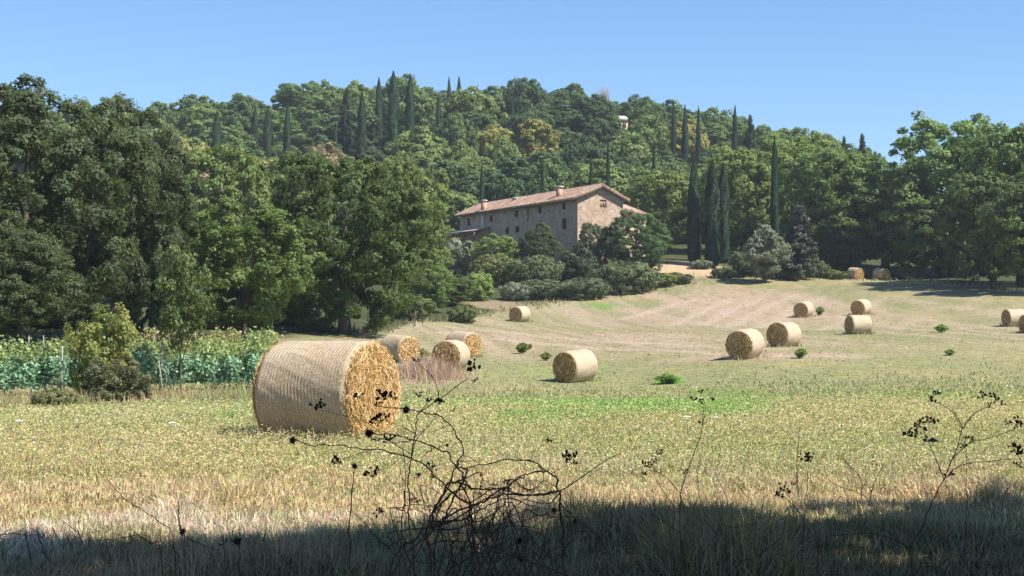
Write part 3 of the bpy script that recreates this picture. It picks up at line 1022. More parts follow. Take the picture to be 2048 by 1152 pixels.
def chimney(px, top, base, D_u, label, y_in):
    u, _ = facade_uv(px, base)
    dep = c0.y + dvec.y * u + gvec.y * y_in
    zt = P(px, top, dep).z - ZB
    zb0 = HB + max(0, y_in) * sl_ - 0.3
    uu = u + y_in * 0.45
    b = MB(); b.box((-uu - 0.33, y_in - 0.30, zb0), (-uu + 0.33, y_in + 0.30, zt - 0.25))
    c = link('chimney', b.mesh('chimney'), M['brick'], roof); c['label'] = label
    b = MB()
    for sx in (-0.31, 0.15):
        for sy in (-0.27, 0.11):
            b.box((-uu + sx, y_in + sy, zt - 0.245), (-uu + sx + 0.16, y_in + sy + 0.16, zt - 0.02))
    b.box((-uu - 0.42, y_in - 0.38, zt - 0.018), (-uu + 0.42, y_in + 0.38, zt + 0.08))
    b.box((-uu - 0.30, y_in - 0.25, zt + 0.082), (-uu + 0.30, y_in + 0.25, zt + 0.16))
    c2 = link('chimney_cap', b.mesh('cap'), M['cap'], house); c2.parent = roof
    return uu


uu1 = chimney(968, 402, 428, 0, 'brick chimney at the eave', 0.0)
chimney(1007, 396, 412, 0, 'brick chimney on the far slope', 2.2)
chimney(1109, 374, 394, 0, 'brick chimney above the tall windows', 0.9)
u, z = facade_uv(968, 460)
b = MB(); b.box((-uu1 - 0.40, -0.30, z), (-uu1 + 0.40, -0.003, HB - 0.3)); link('chimney_breast', b.mesh('chimney_breast'), M['plaster'], house)
u, z0 = facade_uv(*Z3(765, 405))
b = MB(); b.tube([(-u, -0.09, z0), (-u, -0.09, HB - 0.5), (-u, -0.6, HB - 0.2)], 0.07, 6); link('drainpipe', b.mesh('drainpipe'), M['pipe'], house)
# lean-to shelter against the far end of the long wall
ua, za = facade_uv(982, 452); ub, _ = facade_uv(918, 462)
b = MB()
b.add([(-ub, 0.05, za), (-ua, 0.05, za), (-ua, -2.6, za - 0.6), (-ub, -2.6, za - 0.6), (-ub, 0.05, za - 0.12), (-ua, 0.05, za - 0.12), (-ua, -2.6, za - 0.72), (-ub, -2.6, za - 0.72)],
      [(0, 1, 2, 3), (7, 6, 5, 4), (0, 4, 5, 1), (1, 5, 6, 2), (2, 6, 7, 3), (3, 7, 4, 0)])
lt = link('lean_to_roof', b.mesh('lean_to_roof'), M['plaster'], house)
for k in range(4):
    uk = ua + 0.2 + (ub - ua - 0.4) * k / 3
    b = MB(); b.box((-uk - 0.09, -2.5, za - 3.6), (-uk + 0.09, -2.32, za - 0.69)); link('post', b.mesh('post'), M['eave'], lt)
    b = MB(); b.add([(-uk - 0.05, -2.31, za - 1.5), (-uk + 0.05, -2.31, za - 1.5), (-uk + 0.05, -1.2, za - 0.45), (-uk - 0.05, -1.2, za - 0.45),
                     (-uk - 0.05, -2.31, za - 1.38), (-uk + 0.05, -2.31, za - 1.38), (-uk + 0.05, -1.32, za - 0.45), (-uk - 0.05, -1.32, za - 0.45)],
                    [(0, 1, 2, 3), (4, 7, 6, 5), (0, 4, 5, 1), (1, 5, 6, 2), (3, 2, 6, 7), (0, 3, 7, 4)]); link('brace', b.mesh('brace'), M['eave'], lt)
# lower wing beyond the gable
pw = P(1300, 428, 199)
wl = HM.inverted() @ pw
wx0, wx1, wy0, wy1 = wl.x - 5.2, wl.x - 0.45, WG + 0.01, wl.y - 0.4
wz = wl.z
wing = link('wing_wall', None, None, house)
b = MB(); b.box((wx0, wy0, 0), (wx1, wy1, wz)); wm = b.mesh('wing_wall'); wm.materials.append(M['stone'])
bpy.data.objects.remove(wing); wing = link('wing_wall', wm, None, house)
b = MB()
apex = [((wx0 + wx1) / 2, wy0, wz + 1.35), ((wx0 + wx1) / 2, wy1 - 1.6, wz + 1.35)]
e = 0.5
b.add([(wx1 + e, wy0, wz - 0.05), (wx1 + e, wy1 + e, wz - 0.05), (wx0 - e, wy1 + e, wz - 0.05), (wx0 - e, wy0, wz - 0.05), *apex],
      [(0, 1, 5, 4), (1, 2, 5), (2, 3, 4, 5), (3, 2, 1, 0)])
wr = link('wing_roof', b.mesh('wing_roof'), M['tile'], house)
cx_, cy_ = (wx0 + wx1) / 2 + 0.6, WG + (wy1 - WG) * 0.45
dep = (HM @ Vector((cx_, cy_, 0))).y
zt = P(1270, 402, dep).z - ZB
b = MB(); b.box((cx_ - 0.35, cy_ - 0.4, wz + 0.4), (cx_ + 0.35, cy_ + 0.4, zt - 0.15)); ch = link('chimney', b.mesh('chimney'), M['brick'], wr)
b = MB(); b.box((cx_ - 0.48, cy_ - 0.52, zt - 0.148), (cx_ + 0.48, cy_ + 0.52, zt)); link('chimney_cap', b.mesh('cap'), M['cap'], wr)

# a pale house front glimpsed near the top of the hill
q = P(1243, 232, 332)
hv = thing('hilltop_house', 'pale small house front glimpsed between pines on the hilltop', 'house', (q.x, 332, tz(q.x, 332)), 0.25)
ht = P(1243, 239, 332).z - tz(q.x, 332)
b = MB(); b.box((-1.4, -0.01, -1), (1.4, 5, ht)); link('wall', b.mesh('wall'), M['stone'], hv)
b = MB(); b.add([(-1.7, -0.4, ht + 0.003), (1.7, -0.4, ht + 0.003), (1.7, 5.4, ht + 0.003), (-1.7, 5.4, ht + 0.003), (-1.7, 2.5, ht + 1.1), (1.7, 2.5, ht + 1.1)], [(0, 1, 5, 4), (2, 3, 4, 5), (1, 2, 5), (3, 0, 4), (3, 2, 1, 0)]); link('roof', b.mesh('roof'), M['cap'], hv)
for wx in (-1.0, 0.3):
    b = MB(); b.box((wx, -0.06, ht - 1.7), (wx + 0.7, -0.013, ht - 0.6)); link('window', b.mesh('window'), M['dark'], hv)

# ------------------------------------------------------------------ cypresses
CYPRESS = [
    (1388, 322, 187, 26, 0, 'tall dark cypress, left-hand tree of the three before the woods'),
    (1425, 322, 185, 28, 1, 'broad tall cypress, middle tree of the three before the woods'),
    (1447, 328, 189, 24, 0, 'slim tall cypress, right-hand tree of the three before the woods'),
    (1549, 275, 181, 17, 0, 'solitary slender cypress rising behind the grey olive shrub'),
    (758, 156, 305, 15, 0, 'tall cypress on the skyline, left one of the three tallest on the hill'),
    (787, 144, 300, 22, 1, 'tallest thick cypress on the skyline of the hill'),
    (820, 150, 304, 18, 0, 'tall cypress on the skyline, right one of the three tallest on the hill'),
    (724, 184, 285, 17, 1, 'cypress on the hillside just below the three tallest skyline cypresses'),
    (434, 224, 285, 20, 0, 'short thick cypress standing alone on the left hillside'),
    (510, 214, 290, 15, 1, 'narrow cypress, first of the row of three on the left hillside'),
    (536, 218, 286, 21, 0, 'broad cypress, middle of the row of three on the left hillside'),
    (575, 206, 280, 14, 1, 'tallest cypress, last of the row of three on the left hillside'),
    (671, 246, 278, 9, 0, 'tiny cypress below the open conifer on the hillside'),
    (898, 154, 345, 8, 0, 'small cypress tip on the skyline, left of the pair right of the hill crown'),
    (918, 153, 345, 9, 1, 'small cypress tip on the skyline, right of the pair right of the hill crown'),
    (1347, 202, 300, 9, 0, 'very slender cypress on the skyline above the farmhouse wing'),
    (1370, 210, 296, 11, 1, 'slender cypress between two very slender ones above the farmhouse wing'),
    (1397, 213, 292, 9, 0, 'very slender cypress, lowest right one of the skyline group above the front cypresses'),
    (1470, 212, 300, 11, 1, 'lone slender cypress on the falling skyline'),
    (1216, 284, 208, 9, 0, 'thin cypress rising right behind the farmhouse gable peak'),
    (1182, 320, 206, 9, 1, 'thin short cypress behind the farmhouse roof near the gable'),
    (964, 328, 228, 10, 0, 'thin pale cypress behind the far end of the farmhouse roof'),
    (1085, 326, 220, 10, 1, 'thin cypress behind the middle of the farmhouse roof'),
    (1308, 278, 228, 8, 0, 'thin dark cypress on the slope above the farmhouse wing'),
    (877, 190, 318, 9, 1, 'narrow cypress among yellowish trees below the hill crown'),
    (1025, 204, 325, 8, 0, 'narrow cypress in the saddle of the skyline'),
    (1157, 218, 318, 9, 1, 'narrow cypress among the dark pines on the hilltop'),
    (400, 252, 300, 11, 0, 'tiny cypress left of the short thick one on the hillside'),
]
CYP_FOOT = {758: 265, 787: 245, 820: 262, 724: 298, 434: 290, 510: 275, 536: 290, 575: 305, 671: 292, 898: 182, 918: 182, 1347: 272, 1370: 290, 1397: 292, 1470: 258, 1216: 385, 1182: 376, 964: 405, 1085: 380, 1308: 340, 877: 262, 1025: 250, 1157: 262, 400: 275}   # lowest row where each hillside cypress still shows
for (px, top, D, w, k, lab) in CYPRESS:
    tree_px('cypress_tree', lab, 'cypress', k, px, top, D, w, CYPT, 'cypresses on the hillside')
tree_px('conifer_tree', 'dark open conifer beside the hillside cypresses', 'conifer', 'conifer', 692, 180, 288, 44, (0.035, 0.05, 0.03))
tree_px('conifer_tree', 'grey-green conical conifer behind the olive shrub at the field top', 'conifer', 'conifer', 1598, 412, 178, 88, (0.085, 0.092, 0.075))
tree_px('conifer_tree', 'spiky dark conifer beside the lone skyline cypress', 'conifer', 'conifer', 1500, 232, 305, 40, (0.04, 0.06, 0.04))
tree_px('conifer_tree', 'bluish spiky conifer in the skyline gap beside the tall right-hand trees', 'conifer', 'conifer', 1724, 272, 215, 50, (0.05, 0.075, 0.05))
tree_px('conifer_tree', 'shorter bluish conifer in the skyline gap above the field-edge trees', 'conifer', 'conifer', 1688, 277, 216, 40, (0.05, 0.08, 0.045))

# ------------------------------------------------------------------ near trees at the field edge
tree_px('oak_tree', 'huge dark oak at the left picture edge behind the vines', 'tree', 'oak_a', 45, 160, 73, 470, OAKD, rz=2.4)
tree_px('oak_tree', 'large dark oak next to the huge edge oak, above the yellow-green bush', 'tree', 'oak_b', 232, 206, 79, 285, OAKD, rz=2.0)
tree_px('oak_tree', 'low dark oak filling the shade behind the young tree', 'tree', 'oak_c', 305, 385, 84, 220, OAK, rz=4.0)
tree_px('oak_tree', 'broad round oak overhanging the big bale', 'tree', 'oak_c', 690, 312, 96, 390, (0.092, 0.138, 0.044), rz=1.0)
tree_px('leafy_tree', 'brighter green bushy tree between the young tree and the broad round oak', 'tree', 'bush_tree', 490, 405, 84, 245, (0.12, 0.175, 0.052), rz=0.5)
tree_px('oak_tree', 'dark oak low at the picture edge behind the vine posts', 'tree', 'oak_b', -10, 420, 66, 300, OAKD, rz=5.0)
tree_px('leafy_tree', 'mid-green tree behind the gap between the big oaks', 'tree', 'row_b', 440, 300, 150, 220, (0.18, 0.235, 0.07))
tree_px('leafy_tree', 'green tree just behind the top of the broad round oak', 'tree', 'row_a', 575, 318, 170, 200, (0.18, 0.235, 0.07))
tree_px('leafy_tree', 'leafy tree behind the shoulder of the broad round oak', 'tree', 'row_b', 800, 325, 178, 190, (0.19, 0.245, 0.07))
tree_px('young_tree', 'slim young tree with bare stem standing among the vines', 'tree', 'young', 363, 492, 53, 118, (0.125, 0.165, 0.062), rz=1)

# field-edge trees on the other side
ROW = [(1490, 300, 205, 190, 'row_b', LIGHT, 'light green tree right behind the slim cypress of the front three'),
       (1600, 272, 210, 230, 'row_a', LIGHT, 'tall light green tree behind the solitary slender cypress'),
       (1668, 305, 192, 230, 'row_b', MID, 'broad tree behind the grey conical conifer at the field top'),
       (1770, 335, 190, 250, 'row_a', MID, 'rounded tree rising over the two small far bales'),
       (1885, 405, 184, 200, 'row_b', OAK, 'lower dark tree just right of the two small far bales'),
       (1905, 236, 186, 290, 'row_a', MID, 'highest domed tree of the right-hand wood'),
       (2040, 256, 166, 270, 'row_b', MID, 'tall tree filling the right picture edge'),
       (1985, 350, 160, 220, 'row_b', OAK, 'lower shaded tree in front of the highest domed tree'),
       (2095, 330, 150, 230, 'row_a', OAK, 'tree mostly beyond the right picture edge'),
       (1335, 345, 214, 180, 'row_b', LIGHT, 'light tree between the farmhouse wing and the three front cypresses'),
       (1520, 380, 204, 150, 'row_b', MID, 'dark tree filling the gap behind the three front cypresses'),
       (1700, 430, 190, 160, 'row_b', OAKD, 'dark low tree behind the tawny bush and small far bales')]
for (px, top, D, w, k, tint, lab) in ROW:
    tint = tuple(1.35 * t_ for t_ in tint)
    tree_px('leafy_tree', lab, 'tree', k, px, top, D, w, tint)

# ------------------------------------------------------------------ the wooded hill
def hill_label(px, D, tint):
    hue = {'OAK': 'dark green', 'MID': 'mid green', 'LIGHT': 'light green', 'YEL': 'yellowish', 'BRN': 'brownish half-bare'}[tint]
    band = 'on the hill crest' if D > 318 else ('halfway up the hill' if D > 262 else 'at the hill foot')
    side = 'above the big oaks' if px < 880 else ('above the farmhouse' if px < 1330 else 'above the field-edge trees')
    return f'{hue} tree', f'{band} {side}'


TINT = {'OAK': (0.088, 0.140, 0.058), 'MID': (0.135, 0.200, 0.070), 'LIGHT': (0.195, 0.262, 0.082), 'YEL': (0.32, 0.30, 0.095), 'BRN': (0.29, 0.225, 0.135)}
rr = random.Random(5)
HILL = []
ORD = 'first second third fourth fifth sixth seventh eighth ninth tenth eleventh twelfth thirteenth fourteenth fifteenth sixteenth seventeenth eighteenth nineteenth twentieth'.split()
rows = [232, 246, 260, 274, 289, 305, 322, 338, 354]
for ri, D in enumerate(rows):
    step = 8.2
    half = 0.335 * D
    x = -half + rr.random() * step
    while x < half:
        Dj = D + rr.uniform(-4, 4); xj = x + rr.uniform(-1.6, 1.6)
        px = 1024 + F * xj / Dj
        x += step * rr.uniform(0.8, 1.15)
        # the house and what stands before it
        if 880 < px < 1320 and Dj < 240 and px > 900: 
            if Dj < 238: continue
        if px < 330 and Dj < 300: continue        # hidden by the near oaks
        if px > 1640 and Dj < 330: continue       # hidden by the field-edge trees
        if px > 1780: continue
        if px < 600 and Dj < 255: continue
        n = float(fbm(np.array([xj * 0.045]), np.array([Dj * 0.06]), 91, 2)[0]) + rr.uniform(-0.12, 0.12)
        tn = 'OAK' if n < 0.33 else 'MID' if n < 0.46 else 'LIGHT' if n < 0.56 else 'YEL' if n < 0.64 else 'BRN'
        if Dj > 318 and tn in ('YEL', 'BRN'): tn = 'MID'
        if 1040 < px < 1290 and Dj > 300: tn = 'OAK'
        key = rr.choice(['wood_a', 'wood_b', 'wood_c', 'wood_a', 'wood_b', 'wood_c', 'wood_d']) if tn not in ('BRN',) else 'wood_d'
        h = rr.uniform(6.5, 11.0); w = rr.uniform(3.8, 6.2)
        # trees in front of a cypress stay below the part of it that shows
        for (cpx, ctop, cD, cw, _, _) in CYPRESS:
            if cpx in CYP_FOOT and Dj < cD + 3 and abs(px - cpx) < cw / 2 + 0.5 * w * F / Dj:
                h = min(h, (P(px, CYP_FOOT[cpx] + (30 if cpx < 1000 else 22) * (abs(px - cpx) < 14) - 4, Dj).z - tz(xj, Dj)))
        h = max(h, 2.6)
        if h < 6.5: w *= max(0.7, h / 6.5)
        HILL.append((hill_label(px, Dj, tn), px, tree('hillside_tree', 'x', 'tree', key, xj, Dj, w, h + 1.2, TINT[tn], 'trees covering the hill', zoff=-1.2)))

for key_ in sorted({h[0] for h in HILL}):
    mem = sorted([h for h in HILL if h[0] == key_], key=lambda h: h[1])
    for i, (_, _, o) in enumerate(mem):
        o['label'] = (f'{key_[0]} standing {key_[1]}' if len(mem) == 1 else f'{ORD[i]} {key_[0]} from the left {key_[1]}' if i < len(ORD) else f'{ORD[len(mem) - 1 - i]} {key_[0]} from the right {key_[1]}')
# low bushes round the feet of the hillside cypresses and along the crest
BUSHES = [(cpx + dx, foot + 5, 46) for cpx, foot in CYP_FOOT.items() for dx in (-13, 15) if 330 < cpx < 940] + [(x_, 0, 60) for x_ in range(690, 1290, 48)]
NCB = sum(1 for b_ in BUSHES if b_[1])
NEAR_CYP = {c_[0]: ' '.join(c_[5].replace(',', '').split()[:8]) for c_ in CYPRESS}
for i, (px, py, w) in enumerate(BUSHES):
    D = hit(px, py, 200, 360).y if py else 332.0
    D = min(D, 335.0); x = (px - 1024) / F * D
    tree('hillside_bush', (f'low bush just {"left" if i % 2 == 0 else "right"} of the foot of ' + NEAR_CYP[px - (-13 if i % 2 == 0 else 15)] if py else f'{ORD[i - NCB]} low bush from the left along the hill crest'), 'bush', 'shrub', x, D, w * D / F / 2 * 1.2, rr.uniform(2.6, 4.2), TINT['MID' if i % 3 else 'LIGHT'], 'low bushes on the hill', zoff=-0.2)
# leafless grey tree on the skyline
q = P(1207, 170, 338); gz0 = tz(q.x, 338)
bt = thing('bare_tree', 'leafless pale grey dome-shaped tree on the skyline among the pines', 'tree', (q.x, 338, gz0))
hb = q.z - gz0
b = MB(); b.tube([(0, 0, -0.3), (0.1, 0, hb * 0.5)], [0.28, 0.18], 7); link('trunk', b.mesh('trunk', True), M['bare_twig'], bt)
b = MB(); r3 = random.Random(8)
for k in range(150):
    a = r3.uniform(0, 6.283); el = r3.uniform(0.05, 1.5); L = r3.uniform(0.85, 1.0)
    ex = Vector((math.cos(a) * math.cos(el) * 2.9 * L, math.sin(a) * math.cos(el) * 2.9 * L, hb * 0.5 + math.sin(el) * hb * 0.5 * L))
    s = Vector((0.1, 0, hb * r3.uniform(0.3, 0.5)))
    m_ = s.lerp(ex, 0.5) + Vector((r3.uniform(-0.4, 0.4), r3.uniform(-0.4, 0.4), 0.4))
    b.tube([s, m_, ex], [0.06, 0.035, 0.012], 4)
link('crown', b.mesh('crown'), M['bare_twig'], bt)

# ------------------------------------------------------------------ shrubs and small trees round the farmhouse and field
SHRUB = [
    # px, top, D, width px, kind, tint, label
    (1272, 424, 180, 150, 'oak_c', (0.068, 0.112, 0.046), 'big glossy round tree in front of the farmhouse gable'),
    (1188, 446, 181, 92, 'oak_c', (0.095, 0.11, 0.062), 'grey-green loose shrub under the farmhouse corner'),
    (1078, 448, 186, 96, 'oak_c', (0.07, 0.10, 0.04), 'dark green rounded tree in front of the farmhouse long wall'),
    (990, 470, 190, 90, 'bush_tree', LIGHT, 'light green bush before the farmhouse lean-to'),
    (925, 478, 192, 80, 'shrub', GREY, 'pale grey-green bush at the far end of the farmhouse'),
    (862, 480, 185, 84, 'bush_tree', LIGHT, 'bright leafy bush left of the farmhouse lean-to'),
    (990, 510, 176, 110, 'shrub', (0.12, 0.125, 0.045), 'yellowish shrub below the light green bush'),
    (1068, 512, 172, 110, 'shrub', (0.09, 0.115, 0.05), 'loose shrub below the rounded tree at the long wall'),
    (1150, 500, 176, 84, 'shrub', (0.05, 0.065, 0.04), 'dark shrub in the shade below the farmhouse corner'),
    (1250, 524, 168, 140, 'shrub_fine', (0.095, 0.115, 0.055), 'smooth rounded shrub below the big glossy tree'),
    (1080, 560, 163, 130, 'shrub_fine', (0.085, 0.105, 0.055), 'low grey-green hedge bush above the green grass strip'),
    (1165, 556, 163, 110, 'shrub_fine', (0.08, 0.10, 0.055), 'low hedge bush next to the smooth rounded shrub'),
    (1320, 545, 172, 70, 'shrub', (0.12, 0.14, 0.045), 'small yellow-green bush at the edge of the bare earth'),
    (895, 552, 150, 125, 'bush_tree', (0.08, 0.105, 0.035), 'leafy bush at the field edge right of the broad round oak'),
    (850, 520, 140, 120, 'bush_tree', MID, 'tall bush against the broad round oak'),
    (955, 545, 158, 70, 'shrub', LIGHT, 'small bright bush at the field edge by the dark hollow'),
    (1030, 565, 160, 60, 'shrub', GREY, 'pale loose bush beside the dark hollow'),
    (1530, 452, 174, 92, 'wood_d', (0.15, 0.16, 0.115), 'silvery grey olive shrub behind the field top'),
    (1495, 500, 180, 80, 'shrub', (0.11, 0.135, 0.06), 'green bush at the foot of the silvery olive shrub'),
    (1447, 535, 178, 50, 'shrub_fine', (0.07, 0.095, 0.04), 'dark round bush below the three front cypresses'),
    (1403, 520, 184, 46, 'shrub', GREY, 'pale bush at the foot of the front cypresses'),
    (1625, 522, 182, 70, 'shrub_fine', (0.085, 0.11, 0.045), 'dense rounded shrub left of the two small far bales'),
    (1668, 540, 181, 50, 'shrub', (0.10, 0.12, 0.05), 'low shrub touching the first small far bale'),
    (1737, 536, 185, 40, 'shrub', (0.13, 0.11, 0.07), 'dry brownish shrub between the two small far bales'),
    (1812, 533, 184, 50, 'shrub_fine', (0.20, 0.17, 0.09), 'dry tawny bush at the end of the bale pair'),
    (1570, 540, 179, 60, 'shrub', (0.13, 0.13, 0.05), 'small yellowish bush under the grey conifer'),
    (1355, 545, 174, 60, 'shrub_fine', (0.09, 0.10, 0.045), 'low dark bush in front of the bare earth'),
    (925, 612, 128, 60, 'shrub', (0.10, 0.12, 0.045), 'low weed bush on the grassy bank above the hidden bale'),
    (203, 614, 50, 135, 'shrub_fine', (0.17, 0.185, 0.055), 'round yellow-green bush in front of the vines'),
    (232, 715, 45, 130, 'shrub_fine', (0.09, 0.095, 0.05), 'dark scrubby bush at the foot of the yellow-green bush'),
    (130, 470, 112, 170, 'bush_tree', (0.06, 0.08, 0.03), 'dark bush seen through the gap beside the large dark oak'),
    (255, 480, 116, 160, 'bush_tree', (0.065, 0.085, 0.03), 'dark bush deep behind the yellow-green bush'),
    (25, 470, 110, 180, 'bush_tree', (0.06, 0.08, 0.03), 'dark bush deep behind the vine posts'),
    (345, 520, 114, 140, 'bush_tree', (0.065, 0.09, 0.035), 'dark bush deep behind the young tree'),
    (640, 580, 125, 150, 'bush_tree', (0.07, 0.095, 0.035), 'bush seen past the trunk of the broad round oak'),
    (120, 596, 90, 230, 'shrub', (0.06, 0.075, 0.03), 'dark undergrowth bush below the large dark oak'),
    (20, 606, 88, 200, 'shrub', (0.06, 0.075, 0.03), 'dark undergrowth bush at the picture edge below the huge oak'),
    (560, 606, 102, 170, 'shrub', (0.07, 0.09, 0.035), 'undergrowth bush under the broad round oak, vine side'),
    (415, 612, 94, 170, 'shrub', (0.07, 0.085, 0.035), 'undergrowth bush behind the young tree stem'),
    (810, 590, 120, 120, 'shrub', (0.085, 0.105, 0.04), 'leafy undergrowth bush on the bank beside the broad round oak'),
    (110, 790, 42, 90, 'shrub', (0.13, 0.135, 0.06), 'low grey-green weed clump before the vine row'),
]
for (px, top, D, w, k, tint, lab) in SHRUB:
    tint = tuple(1.45 * t_ for t_ in tint)
    tree_px('shrub' if k.startswith('shrub') else 'leafy_tree', lab, 'shrub' if 'tree' not in lab else 'tree', k, px, top, D, w, tint)
# small weeds dotting the field
WEED = [(1045, 688, 708, 28, (0.12, 0.15, 0.04), 'weed tuft left of the lone bale with the pale side'),
        (1335, 750, 768, 50, (0.13, 0.22, 0.05), 'bright green leafy weed clump in mid field'),
        (1602, 700, 718, 26, (0.14, 0.20, 0.05), 'green weed tuft below the close pair of bales'),
        (1883, 650, 665, 28, (0.13, 0.21, 0.04), 'green weed tuft right of the paired slope bales'),
        (1092, 706, 722, 24, (0.17, 0.19, 0.06), 'faded weed tuft above the lone bale'),
        (1060, 690, 700, 10, (0.13, 0.14, 0.05), 'tiny weed right of the tuft above the lone bale'),
        (1900, 700, 712, 22, (0.15, 0.2, 0.06), 'small green weed low on the right-hand slope'),
        (1640, 616, 632, 18, (0.13, 0.17, 0.05), 'small weed near the topmost lone bale'),
        (938, 612, 632, 36, (0.13, 0.15, 0.05), 'straggly weed at the edge of the bank'),
        (845, 700, 722, 34, (0.2, 0.2, 0.06), 'yellow-green weed in front of the peeping bale')]
for (px, top, base, w, tint, lab) in WEED:
    g = hit(px, base)
    tint = tuple(1.6 * t_ for t_ in tint)
    tree('field_weed', lab, 'weed', 'wood_d', g.x, g.y, w * g.y / F / 2, (base - top) * g.y / F * 1.1, tint, 'weeds dotting the mown field')

# ------------------------------------------------------------------ vineyard
def vine_mesh(seed, w, z0, z1, n, leaf, depth=0.32):
    r = np.random.default_rng(seed)
    k = 34
    cc = np.stack([r.uniform(-w / 2, w / 2, k), r.normal(size=k) * depth * 0.5, r.uniform(z0, z1, k)], 1)
    i = r.integers(0, k, n)
    p = cc[i] + r.normal(size=(n, 3)) * np.array([0.14, 0.12, 0.13])
    nm = np.stack([r.normal(size=n) * 0.6, -np.ones(n) * 0.6 * np.sign(r.uniform(-0.4, 1, n)), np.ones(n) * 0.8], 1) + r.normal(size=(n, 3)) * 0.5
    nm /= np.linalg.norm(nm, axis=1)[:, None]
    v, f = leaf_faces(p, nm, leaf, r, 0.8)
    me = make_mesh('vine_leaves', v, f); me.materials.append(M['leaf_matt'])
    return me


VL = [vine_mesh(70 + i, 1.25, 0.40, 1.25, 1300, 0.062, 0.62) for i in range(4)]
VS = [vine_mesh(80 + i, 1.2, 1.10, 1.85, 430, 0.055, 0.4) for i in range(4)]
VT = []
for i in range(3):
    b = MB(); r3 = random.Random(i)
    b.tube([(0, 0, -0.1), (r3.uniform(-.05, .05), 0, 0.3), (r3.uniform(-.08, .08), 0, 0.7)], [0.035, 0.028, 0.02], 6)
    b.tube([(-0.55, 0, 0.75), (0, 0, 0.68), (0.55, 0, 0.76)], [0.012, 0.02, 0.012], 5)
    m_ = b.mesh('vine_trunk', True); m_.materials.append(M['bark']); VT.append(m_)

VROWS = [  # start px, start D, end px, end D, blue tint, shoot tint, label
    (-20, 51.0, 540, 58.0, (0.165, 0.275, 0.185), (0.19, 0.26, 0.10), 'bluish sprayed grape vine in the front vineyard row'),
    (-20, 55.5, 545, 62.0, (0.15, 0.22, 0.13), (0.21, 0.24, 0.08), 'grape vine with yellow shoots in the second vineyard row'),
    (120, 61.0, 560, 67.5, (0.19, 0.215, 0.09), (0.24, 0.25, 0.095), 'yellowing grape vine in the third vineyard row'),
    (230, 66.0, 560, 72.0, (0.22, 0.225, 0.10), (0.27, 0.26, 0.11), 'yellow-leaved grape vine in the rearmost vineyard row under the oaks')]
for ri, (pa, da, pb, db, t1, t2, lab) in enumerate(VROWS):
    A_ = Vector(((pa - 1024) / F * da, da, 0)); B_ = Vector(((pb - 1024) / F * db, db, 0))
    L = (B_ - A_).length; n = int(L / 0.95); ang = math.atan2(B_.y - A_.y, B_.x - A_.x)
    for k in range(n):
        if ri == 0 and k in (4,): continue
        lab_ = (ORD + ['next', 'second to last', 'last', 'end'])[min(k, 23)] + ' from the left, ' + lab
        q = A_.lerp(B_, (k + 0.5) / n)
        o = thing('grape_vine', lab_, 'grape vine', (q.x, q.y, tz(q.x, q.y)), ang + random.uniform(-0.06, 0.06), 'grape vines in rows', (1, 1, random.uniform(0.82, 1.0) * (1, 0.86, 0.82, 0.78)[ri]))
        link('trunk', random.choice(VT), None, o)
        c = link('foliage', random.choice(VL), None, o); j = random.uniform(0.85, 1.15); j *= 1.5; c.color = (t1[0] * j, t1[1] * j, t1[2] * j, 1)
        s = link('leaves', random.choice(VS), None, o); s['label'] = 'yellow-green upper shoots'; j = random.uniform(0.8, 1.2); j *= 1.3; s.color = (t2[0] * j, t2[1] * j, t2[2] * j, 1); s.scale = (1, 1, random.uniform(0.85, 1.2))
POSTS = [(59, 690, 57, 2.1, 0.0, 'post', 'short wooden post near the left end of the vine rows'), (90, 692, 56, 2.2, 0.02, 'post', 'wooden vineyard post among the yellow shoots'),
         (123, 700, 50.6, 2.0, -0.03, 'metal_post', 'silvery metal stake standing in the front vine row'), (170, 692, 57, 2.2, 0.0, 'post', 'wooden vineyard post beside the yellow-green bush'),
         (320, 692, 54, 2.2, -0.05, 'post', 'pale wooden post by the young tree'), (345, 690, 53.2, 2.2, 0.17, 'metal_post', 'leaning pale stake at the foot of the young tree'),
         (328, 735, 50.9, 1.5, 0.12, 'post', 'short leaning post in the dry grass before the vines'), (400, 675, 62, 2.2, 0.1, 'post', 'thin post behind the vines right of the young tree'),
         (300, 670, 64, 2.2, -0.12, 'post', 'leaning grey post in the yellowing rows')]
for (px, top, D, h, lean, mt, lab) in POSTS:
    h *= 0.84
    x = (px - 1024) / F * D
    o = thing('vineyard_post', lab, 'post', (x, D, tz(x, D)), 0, 'vineyard posts'); o.rotation_euler = (0.02, -lean, 0)
    b = MB(); b.tube([(0, 0, -0.2), (0, 0, h * 0.5), (0, 0, h)], [0.026, 0.025, 0.022], 7); link('shaft', b.mesh('shaft', True), M[mt], o)
    b = MB(); b.tube([(-0.05, -0.045, h * 0.62), (0.05, -0.045, h * 0.62)], 0.008, 4); link('wire_clip', b.mesh('clip'), M['metal_post'], o)

# ------------------------------------------------------------------ trees beside the camera whose shade falls on the verge
for (x, y, w, h, lab) in [(7.4, 1.5, 5.0, 18.0, 'roadside tree outside the picture shading the near grass'), (5.0, 0.6, 5.2, 17.0, 'roadside tree beside the camera outside the picture'),
                          (9.2, 9.5, 3.2, 6.8, 'small roadside tree outside the picture'), (11.8, 3.6, 5.0, 16.0, 'tall roadside tree outside the picture'), (5.2, 4.2, 3.4, 12.5, 'slim roadside tree outside the picture')]:
    tree('roadside_tree', lab, 'tree', 'shade_tree', x, y, w, h, OAK, rz=x)

